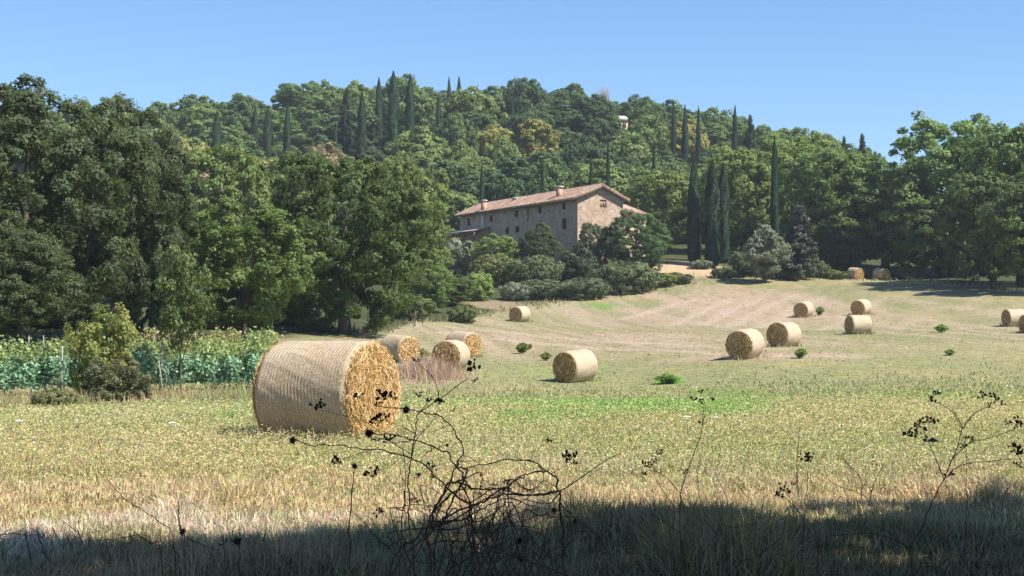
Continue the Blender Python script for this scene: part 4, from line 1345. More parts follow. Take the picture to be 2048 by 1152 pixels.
# ------------------------------------------------------------------ grass and low herbs
def grass_patch(name, label, n, d0, d1, hgt, wid, seed, power=1.0, herb=False, xpad=1.06, mask=None, leanf=0.45, tone=1.0, fade=0.0, cheap=False, cvar=(0.65, 1.3)):
    r = np.random.default_rng(seed)
    u = r.uniform(0, 1, n)
    if power == 1.0:
        D = d0 * (d1 / d0) ** u
    else:
        D = (d0 ** (1 - power) + u * (d1 ** (1 - power) - d0 ** (1 - power))) ** (1 / (1 - power))
    if fade:
        D = np.where(r.uniform(0, 1, n) < 0.5, D, D * np.exp(r.normal(size=n) * fade))
    x = r.uniform(-0.335, 0.335, n) * D * xpad
    # tufts: pull blades together
    k = r.integers(0, n, n)
    near = r.uniform(0, 1, n) < 0.5
    tx = np.round(x / 0.22) * 0.22 + (vnoise(np.round(x / 0.22) * 9.1, np.round(D / 0.25) * 7.3, 5) - 0.5) * 0.2
    ty = np.round(D / 0.25) * 0.25 + (vnoise(np.round(x / 0.22) * 5.1, np.round(D / 0.25) * 3.3, 6) - 0.5) * 0.22
    x = np.where(near, tx + r.normal(size=n) * 0.035, x); D = np.where(near, ty + r.normal(size=n) * 0.035, D)
    if mask is not None:
        m = mask(x, D, r); x, D = x[m], D[m]; n = len(x)
    z = terrain(x, D)
    c = field_color(x, D)
    hh = hgt(x, D) * r.uniform(0.45, 1.25, n)
    ww = wid(D) * r.uniform(0.6, 1.4, n)
    kind = r.uniform(0, 1, n)
    c = c * tone * r.uniform(*cvar, n)[:, None]
    c = c * r.uniform(0.86, 1.14, (n, 3))
    g = (kind < 0.16)[:, None]; c = np.where(g, c * np.array([0.58, 0.85, 0.5]), c)
    g = (kind > 0.80)[:, None]; c = np.where(g, c * 0.5 + np.array([0.55, 0.45, 0.29]) * 0.5, c)
    a = r.uniform(0, 6.283, n)
    lean = np.abs(r.normal(size=n)) * (leanf if not herb else 0.8)
    la = r.uniform(0, 6.283, n)
    base = np.stack([x, D, z - 0.01], 1)
    w = np.stack([np.cos(a), np.sin(a), np.zeros(n)], 1) * ww[:, None]
    l = np.stack([np.cos(la), np.sin(la), np.zeros(n)], 1) * (lean * hh)[:, None]
    mid = base + l * 0.35 + np.array([0, 0, 0.6]) * hh[:, None]
    tip = base + l + np.stack([np.zeros(n), np.zeros(n), hh / (1 + 0.35 * lean)], 1)
    if herb:
        # little leaves and flower heads at the top of a short stalk
        nm = np.stack([r.normal(size=n) * 0.7, r.normal(size=n) * 0.7 - 0.2, np.ones(n)], 1); nm /= np.linalg.norm(nm, axis=1)[:, None]
        k2 = r.uniform(0, 1, n)
        c = np.where((k2 > 0.978)[:, None], np.array([0.66, 0.63, 0.52]), c)
        c = np.where(((k2 > 0.93) & (k2 < 0.978))[:, None], np.array([0.55, 0.45, 0.15]), c)
        c = np.where((k2 < 0.22)[:, None], c * np.array([0.66, 0.82, 0.62]), c)
        v, f = leaf_faces(base + (tip - base) * r.uniform(0.3, 1, n)[:, None], nm, 1.0, r, 0.7)
        cen = np.repeat(base + (tip - base) * 0.8, 4, axis=0)
        v4 = v.reshape(-1, 4, 3); ctr = v4.mean(1, keepdims=True)
        v = (ctr + (v4 - ctr) * (ww * 0.95)[:, None, None]).reshape(-1, 3)
        cc = np.repeat(c, 4, axis=0)
        me = make_mesh(name, v, f, False, cc)
    elif cheap:
        me = make_mesh(name, np.stack([base - w, base + w, tip], 1).reshape(-1, 3), np.arange(n * 3).reshape(n, 3), False, np.repeat(c, 3, axis=0))
    else:
        v = np.stack([base - w, base + w, mid + w * 0.75, mid - w * 0.75, tip], 1).reshape(-1, 3)
        k = np.arange(n)[:, None] * 5
        me = make_mesh(name, v, [k + np.array([[0, 1, 2, 3]]), k + np.array([[3, 2, 4]])], False, np.repeat(c, 5, axis=0))
    o = link(name, me, M['grass'])
    tag(o, label, 'grass', kind='stuff')
    return o


def verge_h(x, y):
    d = y - x * 0.10
    return 0.16 * sstep(0.52, 0.72, fbm(x * 0.75, y * 0.55, 48, 2)) * sstep(15.5, 13.0, d) + 0.075 * sstep(13.5, 10.5, d) + 0.05 * sstep(10, 13, d) * sstep(18.5, 14.5, d) + 0.055


grass_patch('verge_grass', 'rough grass and dry stalks on the shaded verge', 95000, 7.5, 14.0, lambda x, y: verge_h(x, y) * (0.5 + 1.2 * fbm(x * 0.8, y * 0.8, 44, 2)), lambda d: 0.0022 + 0.0002 * d, 101, leanf=0.8, tone=1.05, fade=0.06, cvar=(0.3, 1.8))  # tone kept low so the tree shade reads darker
grass_patch('verge_litter', 'pale broken straw lying about the verge', 60000, 7.5, 18.0, lambda x, y: 0.05 + 0.0 * x, lambda d: 0.0018 + 0.0002 * d, 108, leanf=3.2, tone=1.45, fade=0.08, cheap=True, cvar=(0.4, 1.6))
grass_patch('stubble_grass', 'golden dry stubble at the sunlit edge of the shade', 85000, 11.0, 18.0, lambda x, y: verge_h(x, y) * (0.5 + 0.9 * fbm(x * 0.9, y * 0.9, 45, 2)), lambda d: 0.0022 + 0.00022 * d, 102, leanf=0.75, tone=1.25, fade=0.10, cvar=(0.45, 1.45))
grass_patch('meadow_grass', 'short faded grass of the hay meadow', 150000, 15.0, 62.0, lambda x, y: 0.085 + 0.0006 * y + 0.06 * sstep(0.55, 0.7, fbm(x * 0.3, y * 0.3, 12, 2)), lambda d: 0.00052 * d, 103, 1.25, leanf=1.0, tone=1.3, fade=0.12, cheap=True)
grass_patch('meadow_herbs', 'low flowering herbs speckling the near meadow', 200000, 16.0, 46.0, lambda x, y: 0.11 + 0.06 * fbm(x, y, 46, 2), lambda d: 0.00050 * d + 0.002, 104, 1.2, True, tone=1.3, fade=0.14, cvar=(0.45, 1.4))
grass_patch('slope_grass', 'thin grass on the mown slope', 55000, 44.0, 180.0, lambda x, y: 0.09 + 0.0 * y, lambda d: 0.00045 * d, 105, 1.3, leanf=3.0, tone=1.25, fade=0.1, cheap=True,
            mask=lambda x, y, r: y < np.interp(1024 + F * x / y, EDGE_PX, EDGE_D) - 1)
grass_patch('margin_grass', 'tall dry grass along the margin before the vines and hedges', 26000, 40.0, 62.0, lambda x, y: 0.42 + 0.5 * (fbm(x * 0.5, y * 0.5, 15, 2) - 0.4), lambda d: 0.00045 * d, 106, cheap=True, leanf=0.7,
            mask=lambda x, y, r: (1024 + F * x / y < 560 - (y - 40) * 2) & (y > 43 + (fbm(x * 0.4, y * 0.1, 18, 2) - 0.5) * 6) & (y < np.interp(1024 + F * x / y, [0, 560], [51, 59])))
grass_patch('bank_grass', 'rank grass and weeds on the bank below the hedges', 26000, 95.0, 186.0, lambda x, y: 0.55 + 0.6 * (fbm(x * 0.3, y * 0.3, 19, 2) - 0.5), lambda d: 0.0006 * d, 107, cheap=True, leanf=0.7,
            mask=lambda x, y, r: np.abs(y - np.interp(1024 + F * x / y, EDGE_PX, EDGE_D) - 1) < r.uniform(0, 6, len(x)))

# uncut tufts round the feet of the bales
r = np.random.default_rng(131)
bx, by = [], []
for o_ in [o_ for o_ in C.objects if o_.name.startswith('straw_bale')]:
    m_ = 420 if o_.location.y < 30 else 170
    a_ = r.uniform(0, 6.283, m_); q_ = r.uniform(0.72, 1.15, m_)
    bx.append(o_.location.x + np.cos(a_) * q_); by.append(o_.location.y + np.sin(a_) * q_)
x = np.concatenate(bx); y = np.concatenate(by); n = len(x); z = terrain(x, y)
hh = r.uniform(0.08, 0.30, n); la = r.uniform(0, 6.283, n); ln_ = np.abs(r.normal(size=n)) * 0.5 * hh
base = np.stack([x, y, z - 0.01], 1); tip = np.stack([x + np.cos(la) * ln_, y + np.sin(la) * ln_, z + hh], 1)
w = np.stack([np.cos(la + 1.5), np.sin(la + 1.5), np.zeros(n)], 1) * (0.004 + 0.00022 * y)[:, None]
tag(link('tuft_grass', make_mesh('tuft_grass', np.stack([base - w, base + w, tip], 1).reshape(-1, 3), np.arange(n * 3).reshape(n, 3), False, np.repeat(field_color(x, y) * 1.2 * r.uniform(0.6, 1.3, n)[:, None], 3, axis=0)), M['grass']), 'uncut grass tufts round the feet of the bales', 'grass', kind='stuff')

# rusty dry weeds before the brown bale
g = hit(856, 752)
r = np.random.default_rng(120)
n = 4200
x = g.x + r.normal(size=n) * 0.95; y = g.y + r.normal(size=n) * 1.6
z = terrain(x, y)
hh = 0.7 * np.exp(-((x - g.x) / 1.5) ** 2) * r.uniform(0.15, 1.2, n)
la = r.uniform(0, 6.283, n); ln = np.abs(r.normal(size=n)) * 0.8 * hh
tip = np.stack([x + np.cos(la) * ln, y + np.sin(la) * ln, z + hh], 1); base = np.stack([x, y, z], 1)
w = np.stack([np.cos(la + 1.5), np.sin(la + 1.5), np.zeros(n)], 1) * 0.009
v = np.stack([base - w, base + w, tip + w * 0.6, tip - w * 0.6], 1).reshape(-1, 3)
cc = np.repeat(np.array([0.46, 0.34, 0.24]) * r.uniform(0.6, 1.4, n)[:, None], 4, axis=0)
tag(link('dry_weed_patch', make_mesh('dry_weed_patch', v, np.arange(n * 4).reshape(n, 4), False, cc), M['grass']), 'rusty dry weed thicket before the brown-ended bale', 'weeds', kind='stuff')

# ------------------------------------------------------------------ white and violet meadow flowers
M['petal'] = plain('white_petal', (0.75, 0.74, 0.68)); M['violet'] = plain('violet_petal', (0.22, 0.17, 0.42)); M['stalk'] = plain('green_stalk', (0.12, 0.16, 0.05))
FLOW = [(400, 817, 'petal', 'wide white umbel flower at the foot of the vine margin'), (431, 820, 'petal', 'small white umbel next to the wide one'), (344, 847, 'petal', 'flat white umbel flower in the near grass left of the big bale'),
        (1374, 835, 'petal', 'small white flower left of the tall seed stalk'), (1430, 836, 'petal', 'wide white flower right of the tall seed stalk'), (38, 843, 'petal', 'faint white flower near the left picture edge'),
        (249, 832, 'violet', 'violet thistle flower below the dark scrubby bush'), (224, 862, 'violet', 'pair-topped violet flower in the near grass'), (67, 882, 'violet', 'lone violet flower low at the left'), (1100, 884, 'seedh', 'brown seed head standing over the near grass')]
for (px, py, mt, lab) in FLOW:
    D = 40.0 if py < 830 else 26.0 if py < 870 else 20.0
    p = P(px, py, D); z0 = tz(p.x, D)
    if p.z - z0 < 0.15:
        D *= 0.8; p = P(px, py, D); z0 = tz(p.x, D)
    o = thing('meadow_flower' if mt != 'seedh' else 'seed_stalk', lab, 'flower', (p.x, D, z0), random.uniform(0, 6))
    h = p.z - z0
    b = MB(); b.tube([(0.03, 0.02, 0), (0.01, 0, h * 0.6), (0, 0, h - 0.02)], [0.005, 0.004, 0.003], 5); link('stem', b.mesh('stem'), M['stalk'], o)
    b = MB(); rad = (0.06 if mt == 'petal' else 0.03) * D / 26
    for k in range(26):
        a = k * 2.4; q = rad * math.sqrt(k / 26)
        b.blob((q * math.cos(a), q * math.sin(a), h + 0.02 - q * 0.25), rad * 0.2, 5, 3, 0.2, (1, 1, 0.6))
    link('flower_head', b.mesh('flower_head'), M[mt if mt != 'seedh' else 'seed'], o)

# ------------------------------------------------------------------ dry weeds in front of the camera
def smooth_path(pts, n=6):
    out = []
    for i in range(len(pts) - 1):
        p0 = pts[max(i - 1, 0)]; p1 = pts[i]; p2 = pts[i + 1]; p3 = pts[min(i + 2, len(pts) - 1)]
        for k in range(n):
            t = k / n
            out.append(0.5 * ((2 * p1) + (p2 - p0) * t + (2 * p0 - 5 * p1 + 4 * p2 - p3) * t * t + (3 * p1 - p0 - 3 * p2 + p3) * t ** 3))
    out.append(pts[-1])
    return out


rw = random.Random(31)


def cv(z):   # three crops used to read positions
    return {'c': lambda x, y: (540 + x / 2.667, 720 + y / 2.667), 'r': lambda x, y: (1200 + x / 2.415, 760 + y / 2.415), 'l': lambda x, y: (x / 3.27, 800 + y / 3.27)}[z]


def path3(z, pts, D, dd):
    f = cv(z); out = []
    d = D
    for i, (x, y) in enumerate(pts):
        d = D + dd * math.sin(i * 1.3 + D * 3) 
        out.append(P(*f(x, y), d))
    return out


def seed_cluster(b, c, up, size, n, kind):
    up = up.normalized() if up.length > 1e-6 else Vector((0, 0, 1))
    if kind == 'spiky':
        b.blob(c, size * 0.5, 8, 6, 0.3)
        for k in range(46):
            d = Vector((rw.gauss(0, 1), rw.gauss(0, 1), rw.gauss(0, 1))).normalized()
            b.tube([c + d * size * 0.4, c + d * size * rw.uniform(0.75, 1.15)], [size * 0.07, size * 0.015], 3, False)
        return
    for k in range(n):
        d = (up * rw.uniform(0.3, 1.0) + Vector((rw.gauss(0, 0.75), rw.gauss(0, 0.6), rw.gauss(0, 0.45)))).normalized()
        e = c + d * size * rw.uniform(0.55, 1.25)
        m_ = c.lerp(e, 0.5) + Vector((rw.gauss(0, 0.06), rw.gauss(0, 0.06), rw.gauss(0, 0.06))) * size
        b.tube([c, m_, e], [0.0014, 0.0011, 0.001], 4, False)
        for j in range(rw.choice((2, 3, 3, 4))):
            o = Vector((rw.gauss(0, 1), rw.gauss(0, 1), rw.gauss(0, 1))) * size * 0.11
            b.blob(e + o, size * rw.uniform(0.09, 0.17), 5, 4, 0.5, (rw.uniform(0.7, 1.3), rw.uniform(0.7, 1.2), rw.uniform(0.7, 1.4)))


def weed_plant(label, z, D, main, r0, branches=(), heads=(), dd=0.12, ground=True, group='dry weeds in the foreground', spread=0.05):
    """main: stem from its foot up; branches: (points, radius); heads: (x, y, size in crop px, kind)"""
    if D is None:
        D = min(hit(*cv(z)(*main[0])).y, 13.5); r0 *= D / 8.0
    pm = path3(z, main, D, dd)
    foot = pm[0]
    gz_ = tz(foot.x, foot.y)
    o = thing('dry_weed', label, 'dry weed', (foot.x, foot.y, gz_), 0, group)
    off = Vector((foot.x, foot.y, gz_))
    if ground and foot.z > gz_ + 0.02:
        pm = [Vector((foot.x + rw.uniform(-spread, spread), foot.y + rw.uniform(-spread, spread) * 0.5, gz_ - 0.03)), *pm]
    sp = smooth_path(pm)
    b = MB(); n = len(sp)
    r0 *= 0.78
    kx = kz = 0.0
    for i_ in range(1, n - 1):
        if i_ % 3 == 0: kx, kz = rw.gauss(0, 1) * r0 * 0.9, rw.gauss(0, 1) * r0 * 0.9
        sp[i_] = sp[i_] + Vector((kx + rw.gauss(0, 0.25) * r0, rw.gauss(0, 0.5) * r0, kz + rw.gauss(0, 0.25) * r0))
    b.tube([p - off for p in sp], [r0 * (1 - 0.55 * i / n) * (1.35 if i % 11 == 5 else 1) for i in range(n)], 6)
    for i_ in range(4, n - 1, 5):
        if rw.random() < 0.55:
            d_ = (sp[i_ + 1] - sp[i_]).normalized() + Vector((rw.gauss(0, 0.7), rw.gauss(0, 0.5), rw.gauss(0, 0.6)))
            L_ = rw.uniform(0.02, 0.075) * D / 7
            q_ = [sp[i_] - off, sp[i_] + d_ * L_ * 0.5 - off, sp[i_] + d_ * L_ + Vector((rw.gauss(0, 0.2), 0, rw.gauss(0, 0.2))) * L_ - off]
            b.tube(q_, [r0 * 0.42, r0 * 0.32, r0 * 0.12], 4)
    link('stem', b.mesh('stem', True), M['twig'], o)
    scale = {'c': 2.667, 'r': 2.415, 'l': 3.27}[z]
    for (bp_, br) in branches:
        q = path3(z, bp_, D, dd * 0.7)
        # start exactly on the nearest point of the stem
        near = min(sp, key=lambda s: (Vector((s.x / s.y, s.z / s.y)) - Vector((q[0].x / q[0].y, q[0].z / q[0].y))).length if False else abs(s.x / s.y - q[0].x / q[0].y) + abs((s.z - CAMZ) / s.y - (q[0].z - CAMZ) / q[0].y))
        q[0] = near
        q = smooth_path(q)
        b = MB(); m_ = len(q)
        br *= 0.85
        q = [q[0]] + [p + Vector((rw.gauss(0, 1), rw.gauss(0, 1), rw.gauss(0, 1))) * br * 0.55 for p in q[1:]]
        b.tube([p - off for p in q], [br * (1 - 0.5 * i / m_) * (1.4 if i % 8 == 4 else 1) for i in range(m_)], 5)
        link('branch', b.mesh('branch', True), M['twig'], o)
    for (x, y, s, kind) in heads:
        px, py = cv(z)(x, y)
        # depth of the closest stem or branch tip
        c = P(px, py, D + rw.uniform(-0.03, 0.03))
        b = MB(); seed_cluster(b, c - off, Vector((0, 0, 1)), s / scale * D / F, 9 if s > 30 else 6, kind)
        link('seed_head', b.mesh('seed_head'), M['seed'], o)
    return o


DT = 6.6
weed_plant('tall dry weed with upright forked stem and many seed clusters in the tangle', 'c', DT, [(770, 1150), (745, 880), (738, 680), (752, 530), (770, 400), (790, 300), (890, 210), (1060, 95)], 0.0046,
           [([(890, 205), (893, 160), (868, 90), (785, 15)], 0.0024), ([(752, 470), (800, 400), (860, 330), (905, 255)], 0.0022), ([(770, 400), (745, 330), (720, 280)], 0.002),
            ([(745, 500), (650, 440), (540, 350), (480, 320), (275, 265)], 0.0022), ([(738, 400), (690, 350), (600, 320)], 0.002), ([(790, 290), (850, 220)], 0.002)],
           [(1072, 62, 46, 'u'), (1090, 112, 20, 'u'), (778, 10, 26, 'u'), (905, 238, 36, 'u'), (848, 225, 26, 'u'), (250, 260, 44, 'u'), (595, 330, 50, 'u'), (975, 275, 16, 'u'), (800, 195, 22, 'u')])
weed_plant('dry weed with a high arching stem nodding towards the big bale', 'c', DT + 0.15, [(640, 1150), (700, 1010), (800, 930), (850, 850), (900, 760), (955, 665), (975, 600), (1005, 540), (1030, 495), (1012, 420), (960, 345), (870, 292), (730, 262), (640, 250), (565, 243)], 0.0056,
           [([(1030, 505), (1080, 530), (1120, 560)], 0.002), ([(960, 345), (900, 370), (840, 390)], 0.0018), ([(860, 860), (850, 780), (835, 740)], 0.0028)],
           [(725, 268, 34, 'spiky'), (612, 215, 52, 'u'), (565, 240, 28, 'u'), (660, 205, 26, 'u'), (470, 200, 30, 'u')])
weed_plant('dry weed with low arching stem and spiky head before the big bale', 'c', DT - 0.1, [(870, 1150), (885, 960), (950, 800), (1010, 690), (1040, 630), (1020, 585), (960, 520), (880, 465), (780, 430), (660, 402), (530, 390)], 0.0060,
           [([(760, 425), (700, 440), (640, 440)], 0.003), ([(880, 465), (830, 500), (805, 540)], 0.0022), ([(930, 490), (890, 470), (945, 455)], 0.0018), ([(1035, 630), (1120, 600), (1130, 640), (1120, 700)], 0.003)],
           [(528, 392, 38, 'spiky'), (630, 430, 36, 'u'), (565, 430, 24, 'u'), (945, 455, 14, 'spiky'), (1127, 620, 16, 'u')])
weed_plant('dry weed with a long near-level stem reaching left under the big bale', 'c', DT + 0.3, [(1080, 1150), (1085, 950), (1060, 790), (1000, 730), (930, 660), (860, 595), (790, 540), (680, 500), (540, 472), (400, 465), (240, 455), (125, 430)], 0.0056,
           [([(240, 455), (245, 420), (240, 405)], 0.002), ([(540, 475), (440, 510), (355, 540)], 0.0018), ([(700, 510), (650, 560), (570, 605)], 0.0018), ([(860, 595), (870, 550), (860, 530)], 0.002)],
           [(122, 430, 30, 'spiky'), (342, 555, 42, 'u'), (545, 625, 46, 'u'), (775, 760, 30, 'u'), (580, 820, 34, 'u')])
weed_plant('dry arched bramble cane on the right of the dark tangle', 'c', DT, [(1575, 1150), (1555, 950), (1550, 800), (1545, 690), (1510, 620), (1430, 558), (1350, 528), (1200, 545), (1040, 580)], 0.0062,
           [([(1545, 690), (1640, 640), (1740, 570), (1810, 525), (1867, 500)], 0.0034), ([(1480, 590), (1400, 600), (1320, 630), (1270, 680), (1210, 720)], 0.004), ([(1545, 690), (1440, 720), (1340, 715), (1200, 685), (1040, 690)], 0.004),
            ([(1500, 610), (1560, 570), (1600, 540)], 0.0018), ([(1540, 700), (1500, 760), (1430, 760), (1340, 740)], 0.0035), ([(1420, 555), (1460, 620), (1430, 680), (1350, 700)], 0.0026), ([(1548, 760), (1620, 840), (1700, 900), (1780, 960)], 0.0026)],
           [(1600, 535, 46, 'u'), (1635, 555, 26, 'u'), (1480, 435, 24, 'u'), (1515, 800, 22, 'spiky'), (1625, 862, 18, 'spiky')])
weed_plant('dense dark bramble tangle bending over the shaded verge', 'c', DT - 0.25, [(860, 1150), (840, 960), (870, 820), (940, 690), (1010, 640), (1040, 600), (1020, 570), (990, 560)], 0.0078,
           [([(850, 900), (950, 870), (1060, 800), (1180, 720), (1300, 650), (1360, 620)], 0.005), ([(840, 940), (960, 830), (1100, 770), (1240, 720), (1380, 720), (1530, 700)], 0.0055), ([(850, 910), (740, 905), (640, 920), (635, 960)], 0.0036),
            ([(1000, 650), (1100, 690), (1240, 690), (1330, 720)], 0.005), ([(870, 830), (980, 700), (1040, 680), (1030, 600)], 0.005), ([(850, 900), (920, 850), (990, 790), (1000, 960)], 0.004),
            ([(1000, 640), (1060, 740), (1080, 860), (1060, 1000)], 0.004), ([(860, 850), (1000, 860), (1120, 800), (1260, 740), (1400, 780)], 0.0045), ([(850, 900), (980, 900), (1150, 840), (1280, 760), (1340, 860), (1400, 960)], 0.004),
            ([(960, 690), (1060, 760), (1180, 690), (1290, 690)], 0.004), ([(840, 960), (760, 1000), (690, 1050), (640, 1100)], 0.0032), ([(860, 980), (960, 960), (1090, 980), (1240, 1010)], 0.0036)],
           [(1200, 672, 20, 'u'), (1265, 660, 26, 'u'), (980, 980, 20, 'u'), (1335, 965, 26, 'spiky'), (1340, 1060, 26, 'spiky'), (860, 580, 30, 'u')])
weed_plant('pale bent cane lying low across the bottom of the tangle', 'c', DT - 0.5, [(940, 1150), (1010, 1090), (1100, 1045), (1200, 1020), (1320, 1040), (1450, 1090), (1590, 1150)], 0.0058, [([(1200, 1020), (1240, 980), (1250, 900)], 0.003), ([(1080, 1050), (1180, 1080), (1250, 1005)], 0.003)], [])
weed_plant('single straight dry stalk with a spiky cup head left of the tangle', 'c', DT, [(418, 1150), (422, 920), (432, 740), (448, 585)], 0.0048, [], [(452, 566, 24, 'spiky')], 0.03)
weed_plant('thin twin stalks rising through the dark tangle', 'c', DT + 0.1, [(690, 1150), (705, 860), (722, 700), (716, 560), (708, 470)], 0.0036, [([(722, 640), (700, 620), (690, 560)], 0.0018), ([(745, 830), (700, 850), (650, 900)], 0.0028)], [(790, 625, 24, 'u'), (870, 630, 20, 'u')], 0.05)
# the thicket of fine dead twigs at the foot of the tangle
for i in range(72):
    x0 = rw.triangular(600, 1660, 1150); y0 = rw.uniform(860, 1145)
    ang = rw.uniform(-2.7, -0.4); L_ = rw.uniform(160, 620)
    pts_ = [(x0, y0)]
    for k in range(4):
        ang += rw.uniform(-0.55, 0.55)
        if pts_[-1][1] < 720: ang = abs(ang) * 0.4
        pts_.append((pts_[-1][0] + math.cos(ang) * L_ / 4, max(640, pts_[-1][1] + math.sin(ang) * L_ / 4)))
    weed_plant('fine dead twig woven into the dark bramble tangle', 'c', DT + rw.uniform(-0.5, 0.5), pts_, rw.uniform(0.0018, 0.0034), [], [], 0.08, True, 'fine twigs of the tangle', 0.45)
# right-hand plants
weed_plant('tall dry seed stalk standing between the lone bale and the picture edge weed', 'r', 7.4, [(418, 945), (385, 740), (390, 550), (430, 420), (470, 310), (492, 230), (497, 130)], 0.0040,
           [([(390, 550), (330, 480), (258, 432)], 0.0026), ([(385, 740), (320, 690), (258, 650), (240, 600)], 0.003), ([(497, 230), (508, 160), (510, 120)], 0.0018), ([(258, 640), (270, 480), (275, 400)], 0.0018), ([(400, 520), (410, 480), (405, 455)], 0.0016)],
           [(492, 62, 20, 'u'), (456, 100, 20, 'u'), (497, 118, 24, 'u'), (543, 100, 20, 'u'), (228, 420, 30, 'u'), (222, 462, 20, 'u'), (270, 398, 22, 'u'), (290, 360, 22, 'u'), (405, 452, 22, 'u'), (480, 210, 14, 'u')], 0.06)
weed_plant('short dry weed leaning left in the sunlit stubble', 'r', 7.6, [(1048, 850), (985, 690), (950, 620), (912, 562)], 0.0034, [([(950, 620), (900, 570), (870, 545)], 0.0018)], [(885, 535, 34, 'u'), (938, 508, 18, 'u'), (862, 562, 22, 'u')], 0.04, True)
weed_plant('short upright dry weed with one broad seed cluster in the stubble', 'r', 7.9, [(985, 700), (992, 600), (1003, 480), (1005, 412)], 0.0030, [([(1000, 560), (1030, 540), (1040, 510)], 0.0016)], [(998, 394, 36, 'u'), (1025, 380, 24, 'u')], 0.03, True)
weed_plant('large branching dry weed with many seed clusters at the right', 'r', 6.8, [(1505, 945), (1508, 815), (1580, 650), (1655, 480), (1720, 340), (1752, 235)], 0.0052,
           [([(1752, 235), (1715, 165), (1612, 96)], 0.0026), ([(1752, 235), (1800, 170), (1872, 128)], 0.0028), ([(1655, 480), (1630, 400), (1592, 315), (1560, 250)], 0.0028), ([(1655, 480), (1720, 425), (1790, 400), (1880, 392), (1995, 383)], 0.0030),
            ([(1700, 370), (1790, 300), (1880, 282), (2010, 236)], 0.0026), ([(1508, 815), (1420, 770), (1320, 742), (1210, 745), (1090, 756)], 0.0030), ([(1715, 165), (1705, 155), (1712, 145)], 0.0014), ([(1508, 830), (1400, 740), (1300, 700)], 0.0024)],
           [(1605, 98, 30, 'u'), (1620, 70, 22, 'u'), (1848, 82, 28, 'u'), (1885, 82, 28, 'u'), (1915, 100, 28, 'u'), (1942, 122, 20, 'u'), (1885, 130, 18, 'u'), (1545, 222, 36, 'u'), (1597, 205, 34, 'u'), (1500, 275, 32, 'u'), (1572, 300, 26, 'u'), (1530, 260, 26, 'u'),
            (2012, 215, 34, 'u'), (1968, 212, 20, 'u'), (2010, 360, 46, 'u'), (2025, 415, 26, 'u'), (1992, 322, 22, 'u'), (1690, 460, 24, 'u'), (1795, 290, 26, 'u')], 0.08)
weed_plant('thin upright stalk behind the large branching dry weed', 'r', 7.8, [(1768, 640), (1768, 520), (1772, 400), (1765, 280)], 0.0028, [([(1768, 330), (1750, 310), (1745, 290)], 0.0014)], [(1755, 320, 22, 'u'), (1765, 285, 18, 'u')], 0.03, True)
weed_plant('low dry twig crossing the shade below the large branching weed', 'r', 6.4, [(1530, 945), (1620, 900), (1720, 850), (1800, 830)], 0.0030, [([(1620, 900), (1650, 860), (1660, 830)], 0.002)], [], 0.04)
weed_plant('low dark twig lying across the shaded grass in the middle', 'r', 6.6, [(660, 945), (760, 850), (880, 760)], 0.0032, [([(760, 850), (740, 790), (750, 760)], 0.002)], [], 0.04)
b_ = weed_plant('thin bare twig reaching over the shade left of the short weeds', 'r', 7.4, [(560, 760), (650, 715), (760, 685)], 0.0026, [([(650, 715), (660, 690), (655, 670)], 0.0016)], [], 0.04, True)
# a wide leaf caught in the large weed
lp = P(*cv('r')(1605, 290), 6.78)
b = MB(); b.add([(-0.020, 0, -0.004), (0.002, 0.006, 0.012), (0.030, 0, -0.006), (0.003, -0.006, -0.009)], [(0, 1, 2, 3)])
b.add([(-0.020, 0.002, -0.0042), (0.002, 0.008, 0.0118), (0.030, 0.002, -0.0062), (0.003, -0.004, -0.0092)], [(3, 2, 1, 0)])
tag(link('dry_leaf', b.mesh('dry_leaf'), plain('dead_leaf', (0.10, 0.095, 0.06)), None, lp), 'olive dead leaf caught in the large branching weed', 'leaf')
# left-hand plants
weed_plant('thin curved green-brown stalk leaning left in the stubble', 'l', 8.2, [(1135, 925), (1030, 790), (930, 720), (820, 650), (710, 520), (672, 420), (660, 330), (640, 250)], 0.0032, [([(820, 650), (780, 640), (730, 690)], 0.0016)], [(825, 652, 10, 'spiky')], 0.05, True)
weed_plant('dry stalk with a spiky brown head and a stiff upright spike at the left', 'l', 7.0, [(1215, 1150), (1200, 980), (1190, 870)], 0.0036, [([(1190, 860), (1172, 800), (1168, 720), (1170, 660)], 0.0046), ([(1200, 880), (1300, 940), (1400, 975)], 0.003)], [(1192, 862, 34, 'spiky')], 0.03)
weed_plant('dry stalk with a ragged spiky head near the bottom left of the tangle', 'l', 6.8, [(1565, 1150), (1562, 1050), (1555, 930)], 0.0042, [], [(1552, 925, 42, 'spiky'), (1465, 940, 24, 'u')], 0.03)
weed_plant('low bent cane over the shade at the left picture edge', 'l', 7.2, [(-60, 960), (-20, 890), (70, 878), (200, 890), (330, 900)], 0.0040, [([(70, 880), (110, 860), (160, 835)], 0.002)], [], 0.05, True)
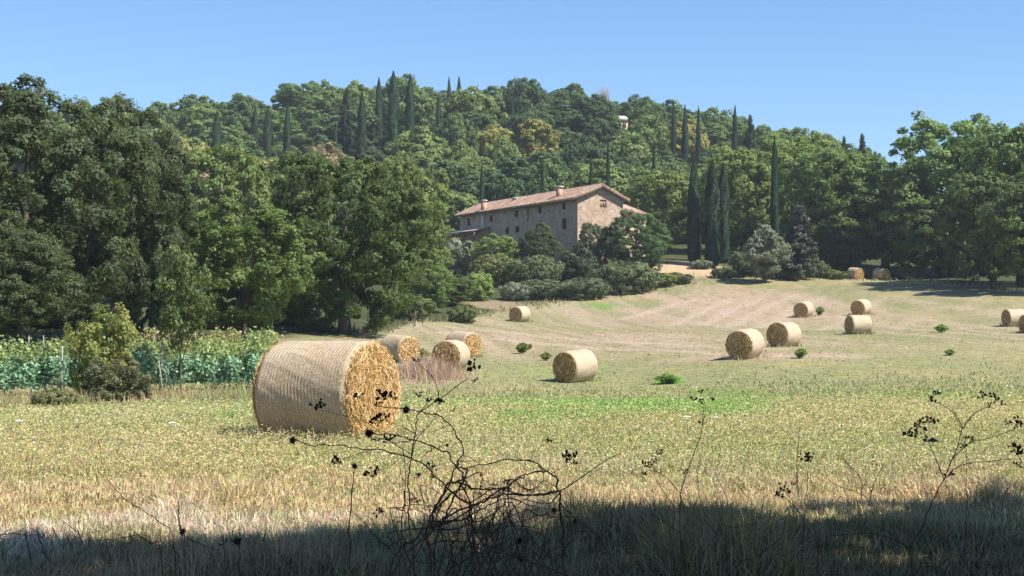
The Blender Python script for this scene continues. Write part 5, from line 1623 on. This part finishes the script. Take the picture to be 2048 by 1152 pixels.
weed_plant('bent reddish cane spanning the shade edge at lower left', 'l', 7.3, [(1055, 1005), (980, 940), (908, 890), (820, 900), (700, 912), (500, 935)], 0.0034, [([(700, 912), (690, 890), (680, 870)], 0.002)], [], 0.05, True)
# broken dead stems leaning in the shade, bottom left
for i, (x0, y0, x1, y1) in enumerate([(60, 1140, 5, 980), (230, 1130, 160, 870), (300, 1030, 235, 830), (400, 960, 345, 830), (385, 1150, 270, 960), (545, 990, 505, 850), (585, 1030, 588, 900), (740, 1150, 690, 905), (480, 1030, 440, 900), (900, 1110, 830, 1030), (1000, 1000, 990, 930)]):
    weed_plant('stout broken dead stem leaning in the shade at lower left', 'l', None, [(x0, y0), ((x0 + x1) / 2 + rw.uniform(-8, 8), (y0 + y1) / 2), (x1, y1)], 0.0058, [([((x0 + x1) / 2, (y0 + y1) / 2), (x1 + 25, (y0 + y1) / 2 - 20)], 0.003)] if i % 3 == 0 else [], [], 0.02, True, 'broken dead stems')
# dry sunlit stalks in the stubble, right of the tangle
for i, (x0, y0, x1, y1) in enumerate([(495, 640, 465, 430), (625, 600, 530, 385), (700, 550, 640, 490), (1310, 540, 1370, 405), (1260, 480, 1160, 360), (950, 420, 965, 225), (1280, 560, 1110, 490)]):
    weed_plant('tan dry stalk leaning in the sunlit stubble before the shade edge', 'r', None, [(x0, y0), ((x0 + x1) / 2 + rw.uniform(-6, 6), (y0 + y1) / 2), (x1, y1)], 0.0036, [], [], 0.02, True, 'tan stalks in the stubble')

# ------------------------------------------------------------------ summer haze
hz = bpy.data.materials.new('haze'); hz.use_nodes = True
nt = hz.node_tree; nt.nodes.clear()
out = nt.nodes.new('ShaderNodeOutputMaterial'); pv = nt.nodes.new('ShaderNodeVolumePrincipled')
pv.inputs['Color'].default_value = (0.80, 0.90, 1.0, 1); pv.inputs['Density'].default_value = 0.0002
nt.links.new(pv.outputs[0], out.inputs['Volume'])
b = MB(); b.box((-3200, -80, float(gz.min()) - 1.0), (3200, 3200, 75.0))
tag(link('haze', b.mesh('haze'), hz), 'thin blue summer haze over the whole valley', 'haze', kind='stuff')
